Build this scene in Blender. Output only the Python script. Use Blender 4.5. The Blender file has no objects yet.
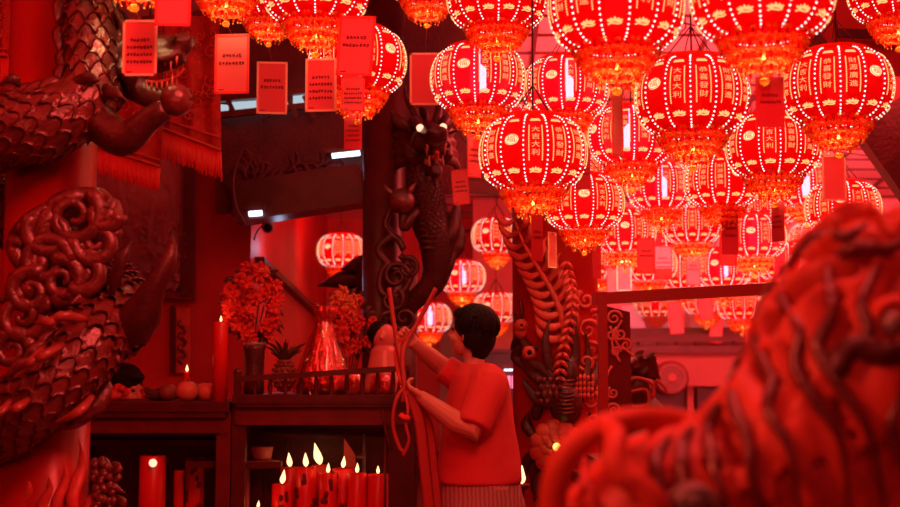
import bpy, math, random
from math import sin, cos, pi, radians as R
from mathutils import Vector as V, Matrix, noise
random.seed(7)
S = bpy.context.scene
COL = S.collection
# ------------------------------------------------------------------ camera
cam_d = bpy.data.cameras.new('camera'); cam = bpy.data.objects.new('camera', cam_d); COL.objects.link(cam)
CAM = V((0, 0, 1.25)); TH = math.atan(0.0912); F = 1300.0
cam.location = CAM; cam.rotation_euler = (pi/2 + TH, 0, 0)
cam_d.sensor_width = 36; cam_d.lens = 36*F/900
cam_d.clip_start = 0.05; cam_d.clip_end = 100
cam_d.dof.use_dof = True; cam_d.dof.focus_distance = 6.0; cam_d.dof.aperture_fstop = 2.5
S.camera = cam
S.view_settings.view_transform = 'Standard'; S.view_settings.look = 'None'
S.view_settings.exposure = 0.0; S.view_settings.gamma = 1.0; S.view_settings.use_curve_mapping = False
S.cycles.use_denoising = True
S.cycles.max_bounces = 6; S.cycles.transparent_max_bounces = 16
S.cycles.sample_clamp_indirect = 4.0
# ------------------------------------------------------------------ world and added fill lights
w = bpy.data.worlds.new('world'); S.world = w; w.use_nodes = True
w.node_tree.nodes['Background'].inputs[0].default_value = (1, 0.03, 0.03, 1)
w.node_tree.nodes['Background'].inputs[1].default_value = 0.05

def area(name, loc, target, sx, sy, e, col):
    l = bpy.data.lights.new(name, 'AREA'); l.shape = 'RECTANGLE'; l.size = sx; l.size_y = sy; l.energy = e; l.color = col
    o = bpy.data.objects.new(name, l); COL.objects.link(o); o.location = loc
    o.rotation_euler = (V(target) - V(loc)).to_track_quat('-Z', 'Y').to_euler(); return o
def P_(px, py, d): return ((px-450)/F*d, d, 1.25+(372-py)/F*d)
area('added_red_fill_front', (.9, 2.4, 4.2), (0.3, 6.6, 1.0), 2.5, 1.5, 165, (1, .085, .075))  # added red fill from above, no fixture of the hall
area('added_red_fill_statue', (-1.15, 1.25, 2.15), (.42, 1.95, 1.3), .4, .4, 22, (1, .09, .05))  # unseen lamp added to brighten the near statue
area('added_red_fill_dragon', (.1, 2.7, 2.95), tuple(P_(60, 250, 4.8)), .4, .4, 24, (1, .07, .05))  # added out of view to put highlights on the left dragon
area('added_red_fill_viewer', (-.3, -1.3, 3.0), (-.6, 6, 2.8), 2.2, 1.0, 26, (1, .09, .08))  # added frontal fill for faces and cards, not a real lamp
area('added_fill_far_wall', (2.6, 11.6, 2.9), (2.7, 14, 1.2), 2.5, .6, 85, (1, .24, .27))  # extra pinkish lamp added to lift the dim far wall
area('added_red_fill_middle', (2.2, 8.5, 3.3), (2.0, 9.5, 0.0), 3.5, 3.0, 160, (1, .09, .085))  # added overhead fill for the middle of the hall
area('added_red_fill_left', (-3.2, 3.0, 3.9), (-1.8, 7.5, 1.0), 1.5, 1.5, 26, (1, .03, .02))  # added weak fill for the left side, no real source
area('added_ceiling_uplight', (2.2, 9.0, 2.0), (2.2, 11.0, 3.6), 3.5, 3.0, 170, (1, .17, .19))  # added fill aimed upward to brighten the pink ceiling
area('added_fill_back_room', (-.6, 11.8, 2.9), (-.3, 14.6, 1.8), 1.2, .8, 17, (1, .05, .05))  # added fill for the back room, no lamp stands there

# ------------------------------------------------------------------ materials
def mat(name, col, rough=.5, metal=0.0, nscale=None, namt=.3, bump=0.0, bscale=40, spec=.5, coat=0.0, col2=None):
    m = bpy.data.materials.new(name); m.use_nodes = True
    nt = m.node_tree; b = nt.nodes['Principled BSDF']
    b.inputs['Base Color'].default_value = (*col, 1); b.inputs['Roughness'].default_value = rough
    b.inputs['Metallic'].default_value = metal; b.inputs['Specular IOR Level'].default_value = spec
    b.inputs['Coat Weight'].default_value = coat
    tc = nt.nodes.new('ShaderNodeTexCoord')
    if nscale:
        n = nt.nodes.new('ShaderNodeTexNoise'); n.inputs['Scale'].default_value = nscale; n.inputs['Detail'].default_value = 5
        nt.links.new(tc.outputs['Object'], n.inputs['Vector'])
        r = nt.nodes.new('ShaderNodeValToRGB')
        r.color_ramp.elements[0].position = .3; r.color_ramp.elements[1].position = .72
        c2 = col2 or tuple(c*(1-namt) for c in col)
        r.color_ramp.elements[0].color = (*c2, 1); r.color_ramp.elements[1].color = (*col, 1)
        nt.links.new(n.outputs['Fac'], r.inputs['Fac']); nt.links.new(r.outputs['Color'], b.inputs['Base Color'])
    if bump:
        n = nt.nodes.new('ShaderNodeTexNoise'); n.inputs['Scale'].default_value = bscale; n.inputs['Detail'].default_value = 4
        nt.links.new(tc.outputs['Object'], n.inputs['Vector'])
        bp = nt.nodes.new('ShaderNodeBump'); bp.inputs['Strength'].default_value = bump; bp.inputs['Distance'].default_value = .02
        nt.links.new(n.outputs['Fac'], bp.inputs['Height']); nt.links.new(bp.outputs['Normal'], b.inputs['Normal'])
    return m

def emit(name, col, s, trans=0.0):
    m = bpy.data.materials.new(name); m.use_nodes = True; nt = m.node_tree
    for n in list(nt.nodes): nt.nodes.remove(n)
    o = nt.nodes.new('ShaderNodeOutputMaterial'); e = nt.nodes.new('ShaderNodeEmission')
    e.inputs[0].default_value = (*col, 1); e.inputs[1].default_value = s
    if trans:
        t = nt.nodes.new('ShaderNodeBsdfTransparent'); mx = nt.nodes.new('ShaderNodeMixShader'); mx.inputs[0].default_value = trans
        nt.links.new(e.outputs[0], mx.inputs[1]); nt.links.new(t.outputs[0], mx.inputs[2]); nt.links.new(mx.outputs[0], o.inputs[0])
    else: nt.links.new(e.outputs[0], o.inputs[0])
    m.cycles.emission_sampling = 'NONE'
    return m

def cloth_shell(name, tcol, trans_col, ftrans, fdiff=.35, noise_s=0):
    m = bpy.data.materials.new(name); m.use_nodes = True; nt = m.node_tree
    for n in list(nt.nodes): nt.nodes.remove(n)
    o = nt.nodes.new('ShaderNodeOutputMaterial')
    tl = nt.nodes.new('ShaderNodeBsdfTranslucent'); tl.inputs[0].default_value = (*tcol, 1)
    df = nt.nodes.new('ShaderNodeBsdfDiffuse'); df.inputs[0].default_value = (*tcol, 1)
    tr = nt.nodes.new('ShaderNodeBsdfTransparent'); tr.inputs[0].default_value = (*trans_col, 1)
    a = nt.nodes.new('ShaderNodeMixShader'); a.inputs[0].default_value = fdiff
    b = nt.nodes.new('ShaderNodeMixShader'); b.inputs[0].default_value = ftrans
    nt.links.new(tl.outputs[0], a.inputs[1]); nt.links.new(df.outputs[0], a.inputs[2])
    nt.links.new(a.outputs[0], b.inputs[1]); nt.links.new(tr.outputs[0], b.inputs[2]); nt.links.new(b.outputs[0], o.inputs[0])
    return m

def glassy(name, tint, fres=.12, rough=.05):
    m = bpy.data.materials.new(name); m.use_nodes = True; nt = m.node_tree
    for n in list(nt.nodes): nt.nodes.remove(n)
    o = nt.nodes.new('ShaderNodeOutputMaterial')
    tr = nt.nodes.new('ShaderNodeBsdfTransparent'); tr.inputs[0].default_value = (*tint, 1)
    g = nt.nodes.new('ShaderNodeBsdfGlossy'); g.inputs['Roughness'].default_value = rough
    b = nt.nodes.new('ShaderNodeMixShader'); b.inputs[0].default_value = fres
    nt.links.new(tr.outputs[0], b.inputs[1]); nt.links.new(g.outputs[0], b.inputs[2]); nt.links.new(b.outputs[0], o.inputs[0])
    return m

M = dict(
    wall=mat('red_wall_paint', (.62, .03, .025), .6, nscale=3, namt=.25),
    wall_dk=mat('dark_red_wood_panel', (.13, .012, .012), .5, nscale=6, namt=.5, bump=.3),
    pink=mat('pink_plaster', (.85, .30, .30), .7, nscale=2, namt=.15),
    mauve=mat('mauve_wall_paint', (.42, .22, .26), .6, nscale=2, namt=.15),
    floor=mat('floor_tiles', (.25, .06, .05), .3, nscale=5),
    line=mat('dark_line_trim', (.16, .02, .02), .6),
    wood=mat('dark_wood', (.10, .014, .011), .35, nscale=12, namt=.4),
    wood2=mat('reddish_wood', (.17, .016, .013), .4, nscale=10, namt=.35),
    lacq=mat('red_lacquer', (.50, .018, .016), .32, nscale=4, namt=.2, coat=.2),
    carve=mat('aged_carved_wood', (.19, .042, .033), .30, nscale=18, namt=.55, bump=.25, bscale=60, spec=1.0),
    carve_dk=mat('dark_brown_carving', (.085, .02, .016), .36, nscale=18, namt=.5, bump=.2, bscale=60, spec=.6),  # carving in a darker, mottled brown
    carve_red=mat('red_painted_carving', (.72, .10, .07), .4, nscale=14, namt=.35, bump=.15, spec=.6),
    green=mat('dull_green_painted_carving', (.12, .10, .055), .4, nscale=14, namt=.35),
    bronze=mat('red_painted_statue', (.78, .12, .06), .45, nscale=9, namt=.35, bump=.1, bscale=14, spec=.5),
    grey=mat('worn_grey_metal', (.38, .40, .36), .35, metal=.3, nscale=14, namt=.5),
    gold=mat('gold_paint', (1, .85, .5), .4),
    relief=mat('grey_relief_stone', (.5, .27, .32), .4, nscale=8, namt=.4, bump=.3, spec=.6),
    cloth=mat('embroidered_red_cloth', (.55, .03, .02), .75, nscale=28, namt=.45, bump=.4, bscale=50),
    shirt=mat('red_cotton_shirt', (.72, .05, .055), .8, nscale=6, namt=.1, bump=.5, bscale=11),
    skin=mat('skin', (.62, .26, .19), .5, spec=.4),
    hair=mat('black_hair', (.010, .005, .005), .6, spec=.2, nscale=60, namt=.3, bump=.4, bscale=90),
    candle=mat('red_wax', (.72, .02, .015), .35),
    wick=mat('black_wick', (.02, .01, .01), .8),
    flower=mat('red_petals', (.72, .06, .05), .55, nscale=8, namt=.35),
    flower2=mat('yellow_petals', (.8, .30, .12), .55, nscale=8, namt=.35),
    leaf=mat('dark_leaves', (.07, .04, .02), .5),
    fruit=mat('pale_fruit_skin', (.72, .22, .13), .4, nscale=5, namt=.2),
    fruit_dk=mat('dark_pineapple_skin', (.30, .09, .05), .55, nscale=16, namt=.4),
    bowl=mat('pinkish_porcelain', (.65, .2, .18), .25),
    foil=mat('red_foil', (.8, .10, .07), .16, metal=.75, bump=.9, bscale=26),
    tag=cloth_shell('red_card', (1, .26, .27), (1, .1, .1), .0, .65),
    tag_dk=mat('deep_red_card', (.55, .015, .03), .6),
    ink=mat('dark_ink', (.20, .0, .01), .6),
    white=mat('white_plastic', (.8, .8, .8), .4),
    ribbon=mat('red_ribbon', (.85, .06, .05), .5),
    string=mat('thin_string', (.4, .05, .04), .7),
    cord=mat('dark_cord', (.07, .012, .012), .6),
    tooth=mat('ivory_teeth', (.55, .22, .15), .35),
    pinkred=mat('pale_red_paint', (.52, .085, .07), .6, nscale=3, namt=.12),
    lacq_dk=mat('dark_red_lacquer', (.24, .02, .016), .35),
    lilac=mat('pale_lilac_panel', (.72, .50, .62), .6),
    pinkcarve=mat('pale_red_carving', (.85, .28, .24), .4),
    ribbon_dk=mat('dull_red_ribbon', (.42, .035, .03), .6),
    glass=glassy('case_glass', (.97, .93, .93), .10, .04),
    film=glassy('clear_cellophane', (1, .85, .83), .22, .12),
    pane=glassy('picture_glass', (.95, .92, .95), .035, .2),
    beads=emit('lit_beads', (1, .66, .62), 2.2),
    foilgold=emit('emissive_gold_lettering', (1, .46, .16), 1.35, .2),  # emission stands in for bulb light coming through the letters
    bulbA=emit('lilac_bulb', (.80, .58, 1), 6),
    bulbB=emit('warm_bulb', (1, .42, .22), 2.2),
    tube=emit('fluorescent_tube', (.75, .85, 1), 3.0),
    daylight=emit('skylight_daylight', (.62, .75, .85), .75),
    flame=emit('candle_flame', (1, .50, .20), 3.2),
    eye=emit('lit_bulb_eye', (1, .42, .26), 2.2),
    yellow=emit('yellow_lamp', (1, .72, .14), 3.0),
    pinklamp=emit('pink_lamp', (1, .2, .35), 2.0),
    medal=emit('emissive_medallion', (1, .50, .24), 1.9),  # glow put into the material in place of light from the bulb
    shell=cloth_shell('red_lantern_cloth', (.95, .012, .03), (1, .02, .04), .10, .25),
    strip=cloth_shell('thin_lantern_cloth', (1, .06, .08), (1, .50, .58), .5, .25),
    fringe=cloth_shell('gold_lantern_fringe', (1, .62, .14), (1, .7, .3), .25, .3),
    fringe2=cloth_shell('orange_lantern_fringe', (1, .11, .04), (1, .2, .08), .2, .3),
    fringe3=cloth_shell('red_lantern_fringe', (.8, .03, .02), (1, .1, .05), .15, .4),
    horn=mat('reddish_horn', (.36, .07, .05), .35, nscale=14, namt=.35, spec=.8),
    gl_rim=emit('glowing_wax_rim', (1, .12, .05), 1.2),
)
# skirt: pale stripes on grey mauve
m = mat('striped_skirt_cloth', (.36, .13, .14), .8); nt = m.node_tree
wv = nt.nodes.new('ShaderNodeTexWave'); wv.inputs['Scale'].default_value = 16; wv.inputs['Distortion'].default_value = 3
tc = nt.nodes.new('ShaderNodeTexCoord'); nt.links.new(tc.outputs['Object'], wv.inputs['Vector'])
r = nt.nodes.new('ShaderNodeValToRGB'); r.color_ramp.elements[0].color = (.30, .10, .11, 1); r.color_ramp.elements[1].color = (.52, .24, .24, 1)
nt.links.new(wv.outputs['Fac'], r.inputs['Fac']); nt.links.new(r.outputs['Color'], nt.nodes['Principled BSDF'].inputs['Base Color'])
M['skirt'] = m

# ------------------------------------------------------------------ geometry helpers
_f = V((0, cos(TH), sin(TH))); _u = V((0, -sin(TH), cos(TH)))
def P(px, py, d):
    """world point seen at (px, py) of the photograph, d metres down the hall"""
    v = _f + V((1, 0, 0))*((px-450)/F) + _u*((253.5-py)/F)
    return CAM + v*(d/v.y)
def spline(pts, n=8):
    """Catmull-Rom through pts (tuples of any length)"""
    out = []; k = len(pts)
    for i in range(k-1):
        p0, p1, p2, p3 = pts[max(i-1, 0)], pts[i], pts[i+1], pts[min(i+2, k-1)]
        for j in range(n):
            t = j/n
            out.append(tuple(.5*((2*b)+(-a+c)*t+(2*a-5*b+4*c-d)*t*t+(-a+3*b-3*c+d)*t**3) for a, b, c, d in zip(p0, p1, p2, p3)))
    out.append(tuple(pts[-1])); return out

class MB:
    def __init__(s): s.v = []; s.f = []; s.m = []
    def add(s, vs, fs, mi=0):
        b = len(s.v); s.v += [tuple(x) for x in vs]; s.f += [tuple(b+i for i in f) for f in fs]; s.m += [mi]*len(fs)
    def box(s, c, d, mi=0, rot=None):
        h = [x/2 for x in d]; q = []
        for z in (-1, 1):
            for y in (-1, 1):
                for x in (-1, 1):
                    p = V((x*h[0], y*h[1], z*h[2]))
                    if rot is not None: p = rot @ p
                    q.append(p + V(c))
        s.add(q, [(0, 2, 3, 1), (4, 5, 7, 6), (0, 1, 5, 4), (2, 6, 7, 3), (0, 4, 6, 2), (1, 3, 7, 5)], mi)
    def bar(s, a, b, wd, th=None, mi=0, up=(0, 0, 1)):
        a, b = V(a), V(b); t = (b-a).normalized(); u = V(up)
        if abs(t.dot(u)) > .95: u = V((0, 1, 0))
        sd = t.cross(u).normalized(); u = sd.cross(t); th = th or wd
        q = [p + sd*(x*wd/2) + u*(y*th/2) for p in (a, b) for x, y in ((-1, -1), (1, -1), (1, 1), (-1, 1))]
        s.add(q, [(3, 2, 1, 0), (4, 5, 6, 7), (0, 1, 5, 4), (1, 2, 6, 5), (2, 3, 7, 6), (3, 0, 4, 7)], mi)
    def tube(s, path, rad, n=8, mi=0, flat=None, normal=None):
        """round tube, or an elliptical one when flat (thickness list or ratio) is given; normal = thickness direction"""
        path = [V(p[:3]) for p in path]; k = len(path)
        if not hasattr(rad, '__len__'): rad = [rad]*k
        fr = None; vs = []
        for i, p in enumerate(path):
            t = (path[min(i+1, k-1)] - path[max(i-1, 0)])
            t = t.normalized() if t.length > 1e-9 else V((0, 0, 1))
            if normal is not None:
                nn = V(normal[i]) if hasattr(normal[0], '__len__') else V(normal)
                nn = (nn - t*nn.dot(t))
                nn = nn.normalized() if nn.length > 1e-6 else t.orthogonal().normalized()
            elif fr is None: nn = t.orthogonal().normalized()
            else:
                nn = fr - t*fr.dot(t); nn = nn.normalized() if nn.length > 1e-6 else t.orthogonal().normalized()
            fr = nn; bb = t.cross(nn)
            fl = 1 if flat is None else (flat[i] if hasattr(flat, '__len__') else flat)
            for j in range(n):
                a = 2*pi*j/n; vs.append(p + bb*(cos(a)*rad[i]) + nn*(sin(a)*rad[i]*fl))
        fs = [(i*n+j, i*n+(j+1) % n, (i+1)*n+(j+1) % n, (i+1)*n+j) for i in range(k-1) for j in range(n)]
        fs += [tuple(range(n-1, -1, -1)), tuple((k-1)*n+j for j in range(n))]
        s.add(vs, fs, mi)
    def leaf(s, path, wd, flat=.25, normal=(0, -1, 0), n=6, mi=0, seg=7, base=.25, power=.8):
        """tapering leaf, flame or petal along a few control points"""
        pts = spline([tuple(p) for p in path], max(2, seg//max(1, len(path)-1)))
        k = len(pts); rad = []
        for i in range(k):
            t = i/(k-1); rad.append(max(.03*wd, wd*max(base*(1-t), sin(pi*min(1, t*.9+.1))**power*(1-t**4))))
        s.tube(pts, rad, n, mi, flat, normal)
    def ell(s, c, r, seg=12, rings=8, mi=0, rot=None):
        vs = []; fs = []
        for i in range(rings+1):
            a = pi*i/rings
            for j in range(seg):
                b = 2*pi*j/seg; p = V((sin(a)*cos(b)*r[0], sin(a)*sin(b)*r[1], cos(a)*r[2]))
                if rot is not None: p = rot @ p
                vs.append(p + V(c))
        for i in range(rings):
            for j in range(seg): fs.append((i*seg+j, (i+1)*seg+j, (i+1)*seg+(j+1) % seg, i*seg+(j+1) % seg))
        s.add(vs, fs, mi)
    def lathe(s, prof, c, n=24, mi=0):
        c = V(c); vs = []; k = len(prof)
        for r_, z in prof:
            for j in range(n): a = 2*pi*j/n; vs.append(c + V((cos(a)*r_, sin(a)*r_, z)))
        fs = [(i*n+j, i*n+(j+1) % n, (i+1)*n+(j+1) % n, (i+1)*n+j) for i in range(k-1) for j in range(n)]
        s.add(vs, fs, mi)
    def poly(s, pts, th=(0, .05, 0), mi=0):
        """extruded polygon"""
        k = len(pts); t = V(th); q = [V(p) for p in pts] + [V(p)+t for p in pts]
        s.add(q, [tuple(range(k)), tuple(range(2*k-1, k-1, -1))] + [(i, k+i, k+(i+1) % k, (i+1) % k) for i in range(k)], mi)
    def build(s, name, mats, parent=None, smooth=True, link=True):
        me = bpy.data.meshes.new(name); me.from_pydata(s.v, [], s.f)
        if not isinstance(mats, (list, tuple)): mats = [mats]
        for x in mats: me.materials.append(M[x] if isinstance(x, str) else x)
        me.polygons.foreach_set('material_index', s.m); me.polygons.foreach_set('use_smooth', [smooth]*len(s.f)); me.update()
        return link_mesh(name, me, parent)
    def fuse(s, name, mats, parent=None, voxel=.01, it=4):
        """merge all overlapping shapes into one continuous skin"""
        o = s.build(name, mats, None)
        r_ = o.modifiers.new('r', 'REMESH'); r_.mode = 'VOXEL'; r_.voxel_size = voxel; r_.use_smooth_shade = True
        sm = o.modifiers.new('s', 'SMOOTH'); sm.iterations = it; sm.factor = .5
        dg = bpy.context.evaluated_depsgraph_get(); dg.update()
        me = bpy.data.meshes.new_from_object(o.evaluated_get(dg)); bpy.data.objects.remove(o)
        if not me.materials:
            me.materials.append(M[mats] if isinstance(mats, str) else M[mats[0]])
        return link_mesh(name, me, parent)

def link_mesh(name, me, parent=None):
    o = bpy.data.objects.new(name, me); COL.objects.link(o)
    if parent is not None:
        o.parent = parent; o.matrix_parent_inverse = Matrix.Identity(4)
        me2 = me
        if parent.get('_world'):      # mesh given in world coordinates
            o.location = -V(parent.location)
    return o
def tag(o, label=None, cat=None, group=None, kind=None):
    for k, x in (('label', label), ('category', cat), ('group', group), ('kind', kind)):
        if x: o[k] = x
    return o
def thing(name, label, cat, loc=(0, 0, 0), group=None, world=True):
    """Empty at the thing's base; its parts' meshes are written in world coordinates"""
    o = bpy.data.objects.new(name, None); COL.objects.link(o); o.location = loc; o.empty_display_size = .1
    if world: o['_world'] = 1
    return tag(o, label, cat, group)
def struct(name, mb, m, parent=None, smooth=False):
    o = mb.build(name, m, parent, smooth)
    if parent is None: o['kind'] = 'structure'
    return o
def copy_tree(o, parent=None):
    c = o.copy(); COL.objects.link(c)
    if parent is not None: c.parent = parent
    for ch in list(o.children): copy_tree(ch, c)
    return c
def fin():
    for o in bpy.data.objects:
        if '_world' in o: del o['_world']

# ================================================================== STRUCTURE
def zc(y): return 4.5 - (y-2)*.115          # the ceiling falls away from the camera
b = MB(); b.box((0, 7.5, -.05), (12, 21, .1)); struct('floor', b, 'floor')
b = MB(); b.poly([(-5, -2.5, zc(-2.5)), (5.2, -2.5, zc(-2.5)), (5.2, 16, zc(16)), (-5, 16, zc(16))], (0, 0, .1)); struct('ceiling', b, 'pink')
b = MB()                                     # seams and battens of the ceiling boards
for i in range(30):
    y = 4.5 + i*.36; b.bar((-.2, y, zc(y)-.008), (5.1, y, zc(y)-.008), .018, .02)
for i in range(9):
    x = -.1 + i*.62; b.bar((x, 4, zc(4)-.012), (x+.2, 15, zc(15)-.012), .03, .03)
struct('trim_1', b, 'line')
b = MB()                                     # slack wires strung under the ceiling
for i in range(9):
    y = 7 + i*.8; x0 = .2 + .3*(i % 3)
    b.tube([(x0, y, zc(y)-.25), (x0+1.2, y+.3, zc(y)-.42), (x0+2.4, y+.1, zc(y)-.3), (x0+3.6, y+.4, zc(y)-.4)], .006, 5)
    b.tube([(x0+.7, y-1, zc(y-1)-.2), (x0+1., y+.3, zc(y)-.40), (x0+.9, y+1.4, zc(y+1.4)-.25)], .006, 5)
struct('trim_2', b, 'line')
b = MB(); b.box((-4.9, 6, 2.4), (.15, 18, 5)); struct('wall_left', b, 'wall')
b = MB(); b.box((5.1, 6, 2.4), (.15, 18, 5)); struct('wall_right', b, 'wall')
b = MB(); b.box((0, -2.5, 2.4), (10.3, .15, 5)); struct('wall_front', b, 'wall')
# red wall behind the left altar
xl = P(250, 300, 9.2).x
b = MB(); b.box(((xl-4.9)/2, 9.28, 2.0), (xl+4.9, .16, 4.2)); struct('wall_back_left', b, 'wall')
b = MB(); b.box((xl-.08, 12.2, 2.0), (.16, 5.8, 4.2)); struct('wall_passage', b, 'wall')
# back room seen through the opening
xr = P(524, 300, 14.9).x
b = MB(); b.box(((xl+xr)/2, 15.0, 2.1), (xr-xl, .16, 3.5)); struct('wall_back_middle', b, 'wall')
b = MB()
p0, p1 = P(440, 320, 14.9), P(524, 320, 14.9); b.box(((p0.x+p1.x)/2, 14.88, p0.z/2), (p1.x-p0.x, .06, p0.z)); struct('wall_mauve_dado', b, 'mauve')
b = MB(); b.box((xr+.1, 12.4, 2.0), (.16, 5.2, 4.0)); struct('wall_middle_side', b, 'wall')
b = MB()
for a_, c_ in (((430, 230), (520, 232)), ((440, 266), (520, 276)), ((462, 205), (500, 232))):
    b.bar(P(*a_, 14.88), P(*c_, 14.88), .025, .03)
struct('trim_3', b, 'wall_dk')
b = MB(); b.bar((xl+.02, 9.4, 2.06), (xl+.02, 14.8, 1.80), .10, .05); struct('trim_4', b, 'wall_dk')
# pink rear wall on the right with dark eave
b = MB(); b.box((3.0, 14.1, 1.9), (5.5, .16, 4.0)); struct('wall_back', b, 'pink')
# dark upper panel over the opening
q = [P(215, -80, 8.7), P(496, -80, 8.7), P(496, 190, 8.7), P(362, 196, 8.7), P(235, 212, 8.7), P(215, 212, 8.7)]
b = MB(); b.poly(q, (0, .12, 0)); struct('wall_upper', b, 'wall_dk')
b = MB(); b.bar(P(236, 205, 8.55), P(362, 186, 8.55), .3, .26); struct('trim_5', b, 'wood')
b = MB(); b.bar(P(232, 214, 8.5), P(362, 196, 8.5), .10, .035); b.bar(P(452, 185, 8.5), P(500, 190, 8.5), .1, .07); struct('trim_6', b, 'wood2')
b = MB(); b.bar(P(225, 172, 8.6), P(238, 206, 8.6), .04, .05); b.tube([P(*a, 8.4) for a in spline([(243, 148), (234, 175), (236, 205), (246, 224)], 6)], .008, 6)
struct('trim_7', b, 'wood')
b = MB()                                     # carved relief on the dark panel
for k in range(46):
    px, py = random.uniform(240, 355), random.uniform(166, 182)
    c = P(px, py, 8.68); a = random.uniform(0, 6.3)
    b.leaf([c, c+V((cos(a), 0, sin(a)))*.07, c+V((cos(a+.8), 0, sin(a+.8)))*.13], .02, .4)
struct('trim_8', b, 'wall_dk', smooth=True)
# skylight strip
t = thing('window_1', None, None, P(270, 105, 8.6)); t['kind'] = 'structure'
b = MB()
for x0, x1, y0, y1 in ((219, 228, 108, 107), (232, 262, 106, 102), (266, 289, 101, 98), (293, 306, 98, 96)):
    b.poly([P(x0, y0+5, 8.6), P(x1, y1+6, 8.6), P(x1, y1-2, 8.6), P(x0, y0-4, 8.6)], (0, .03, 0))
b.build('pane', 'daylight', t, False)
b = MB(); b.bar(P(212, 100, 8.56), P(326, 89, 8.56), .05, .04); b.bar(P(212, 116, 8.56), P(326, 104, 8.56), .05, .04)
for x in (230, 264, 291, 308): b.bar(P(x-4, 96, 8.54), P(x+6, 117, 8.54), .03)
b.build('window_frame', 'wood2', t, False)
# gable panel and rafter at the upper right
b = MB(); b.poly([P(800, -60, 7.6), P(812, 45, 7.6), P(862, 120, 7.6), P(930, 215, 7.6), P(1318, 215, 7.6), P(1318, -60, 7.6)], (0, .08, 0)); struct('wall_gable', b, 'wall')
b = MB(); b.bar(P(806, 42, 7.5), P(935, 222, 7.5), .16, .12, up=(0, 1, 0)); b.bar(P(836, 33, 7.45), P(960, 38, 7.45), .035, .05)
b.poly([P(866, 118, 7.55), P(960, 240, 7.55), P(960, 60, 7.55)], (0, .03, 0)); struct('trim_9', b, 'wall_dk')
b = MB(); b.box(((P(0, 0, 9.2).x+xl)/2, 9.17, .06), (abs(xl-P(0, 0, 9.2).x), .03, .12)); struct('baseboard_left', b, 'wood2')

# ================================================================== LANTERNS
NP = 14; RW = .225; RH = .146
def prof(a): return .112 + (RW-.112)*max(0, cos(a))**.85, RH*sin(a)
def surf(pan, s, a, off=0.0):
    """s in -1..1 across a panel, a latitude angle"""
    r_, z = prof(a); r_ += .007*(1-s*s)*cos(a) + off
    t = 2*pi*(pan + s*.5)/NP
    return V((cos(t)*r_, sin(t)*r_, z))
def text_flat(ch):
    c = bpy.data.curves.new('t', 'FONT'); c.body = ch; c.resolution_u = 2
    o = bpy.data.objects.new('t', c); COL.objects.link(o)
    dg = bpy.context.evaluated_depsgraph_get(); dg.update()
    me = bpy.data.meshes.new_from_object(o.evaluated_get(dg))
    vs = [(v.co.x-.5, v.co.y-.38) for v in me.vertices]; fs = [tuple(p.vertices) for p in me.polygons]
    bpy.data.objects.remove(o); bpy.data.curves.remove(c); bpy.data.meshes.remove(me)
    return vs, fs
GL = {ch: text_flat(ch) for ch in '財源廣進萬事如意大吉利恭喜發福'}
COUP = ['財源廣進', '萬事如意', '大吉大利', '恭喜發財']
MED = (0, 4, 9)
HW = pi*RW/NP        # half width of a panel in metres
def onpanel(pan, x, zz, off):
    """x metres across, zz metres along the meridian"""
    a = zz/.19
    return surf(pan, x/HW, max(-1.5, min(1.5, a)), off)
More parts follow.
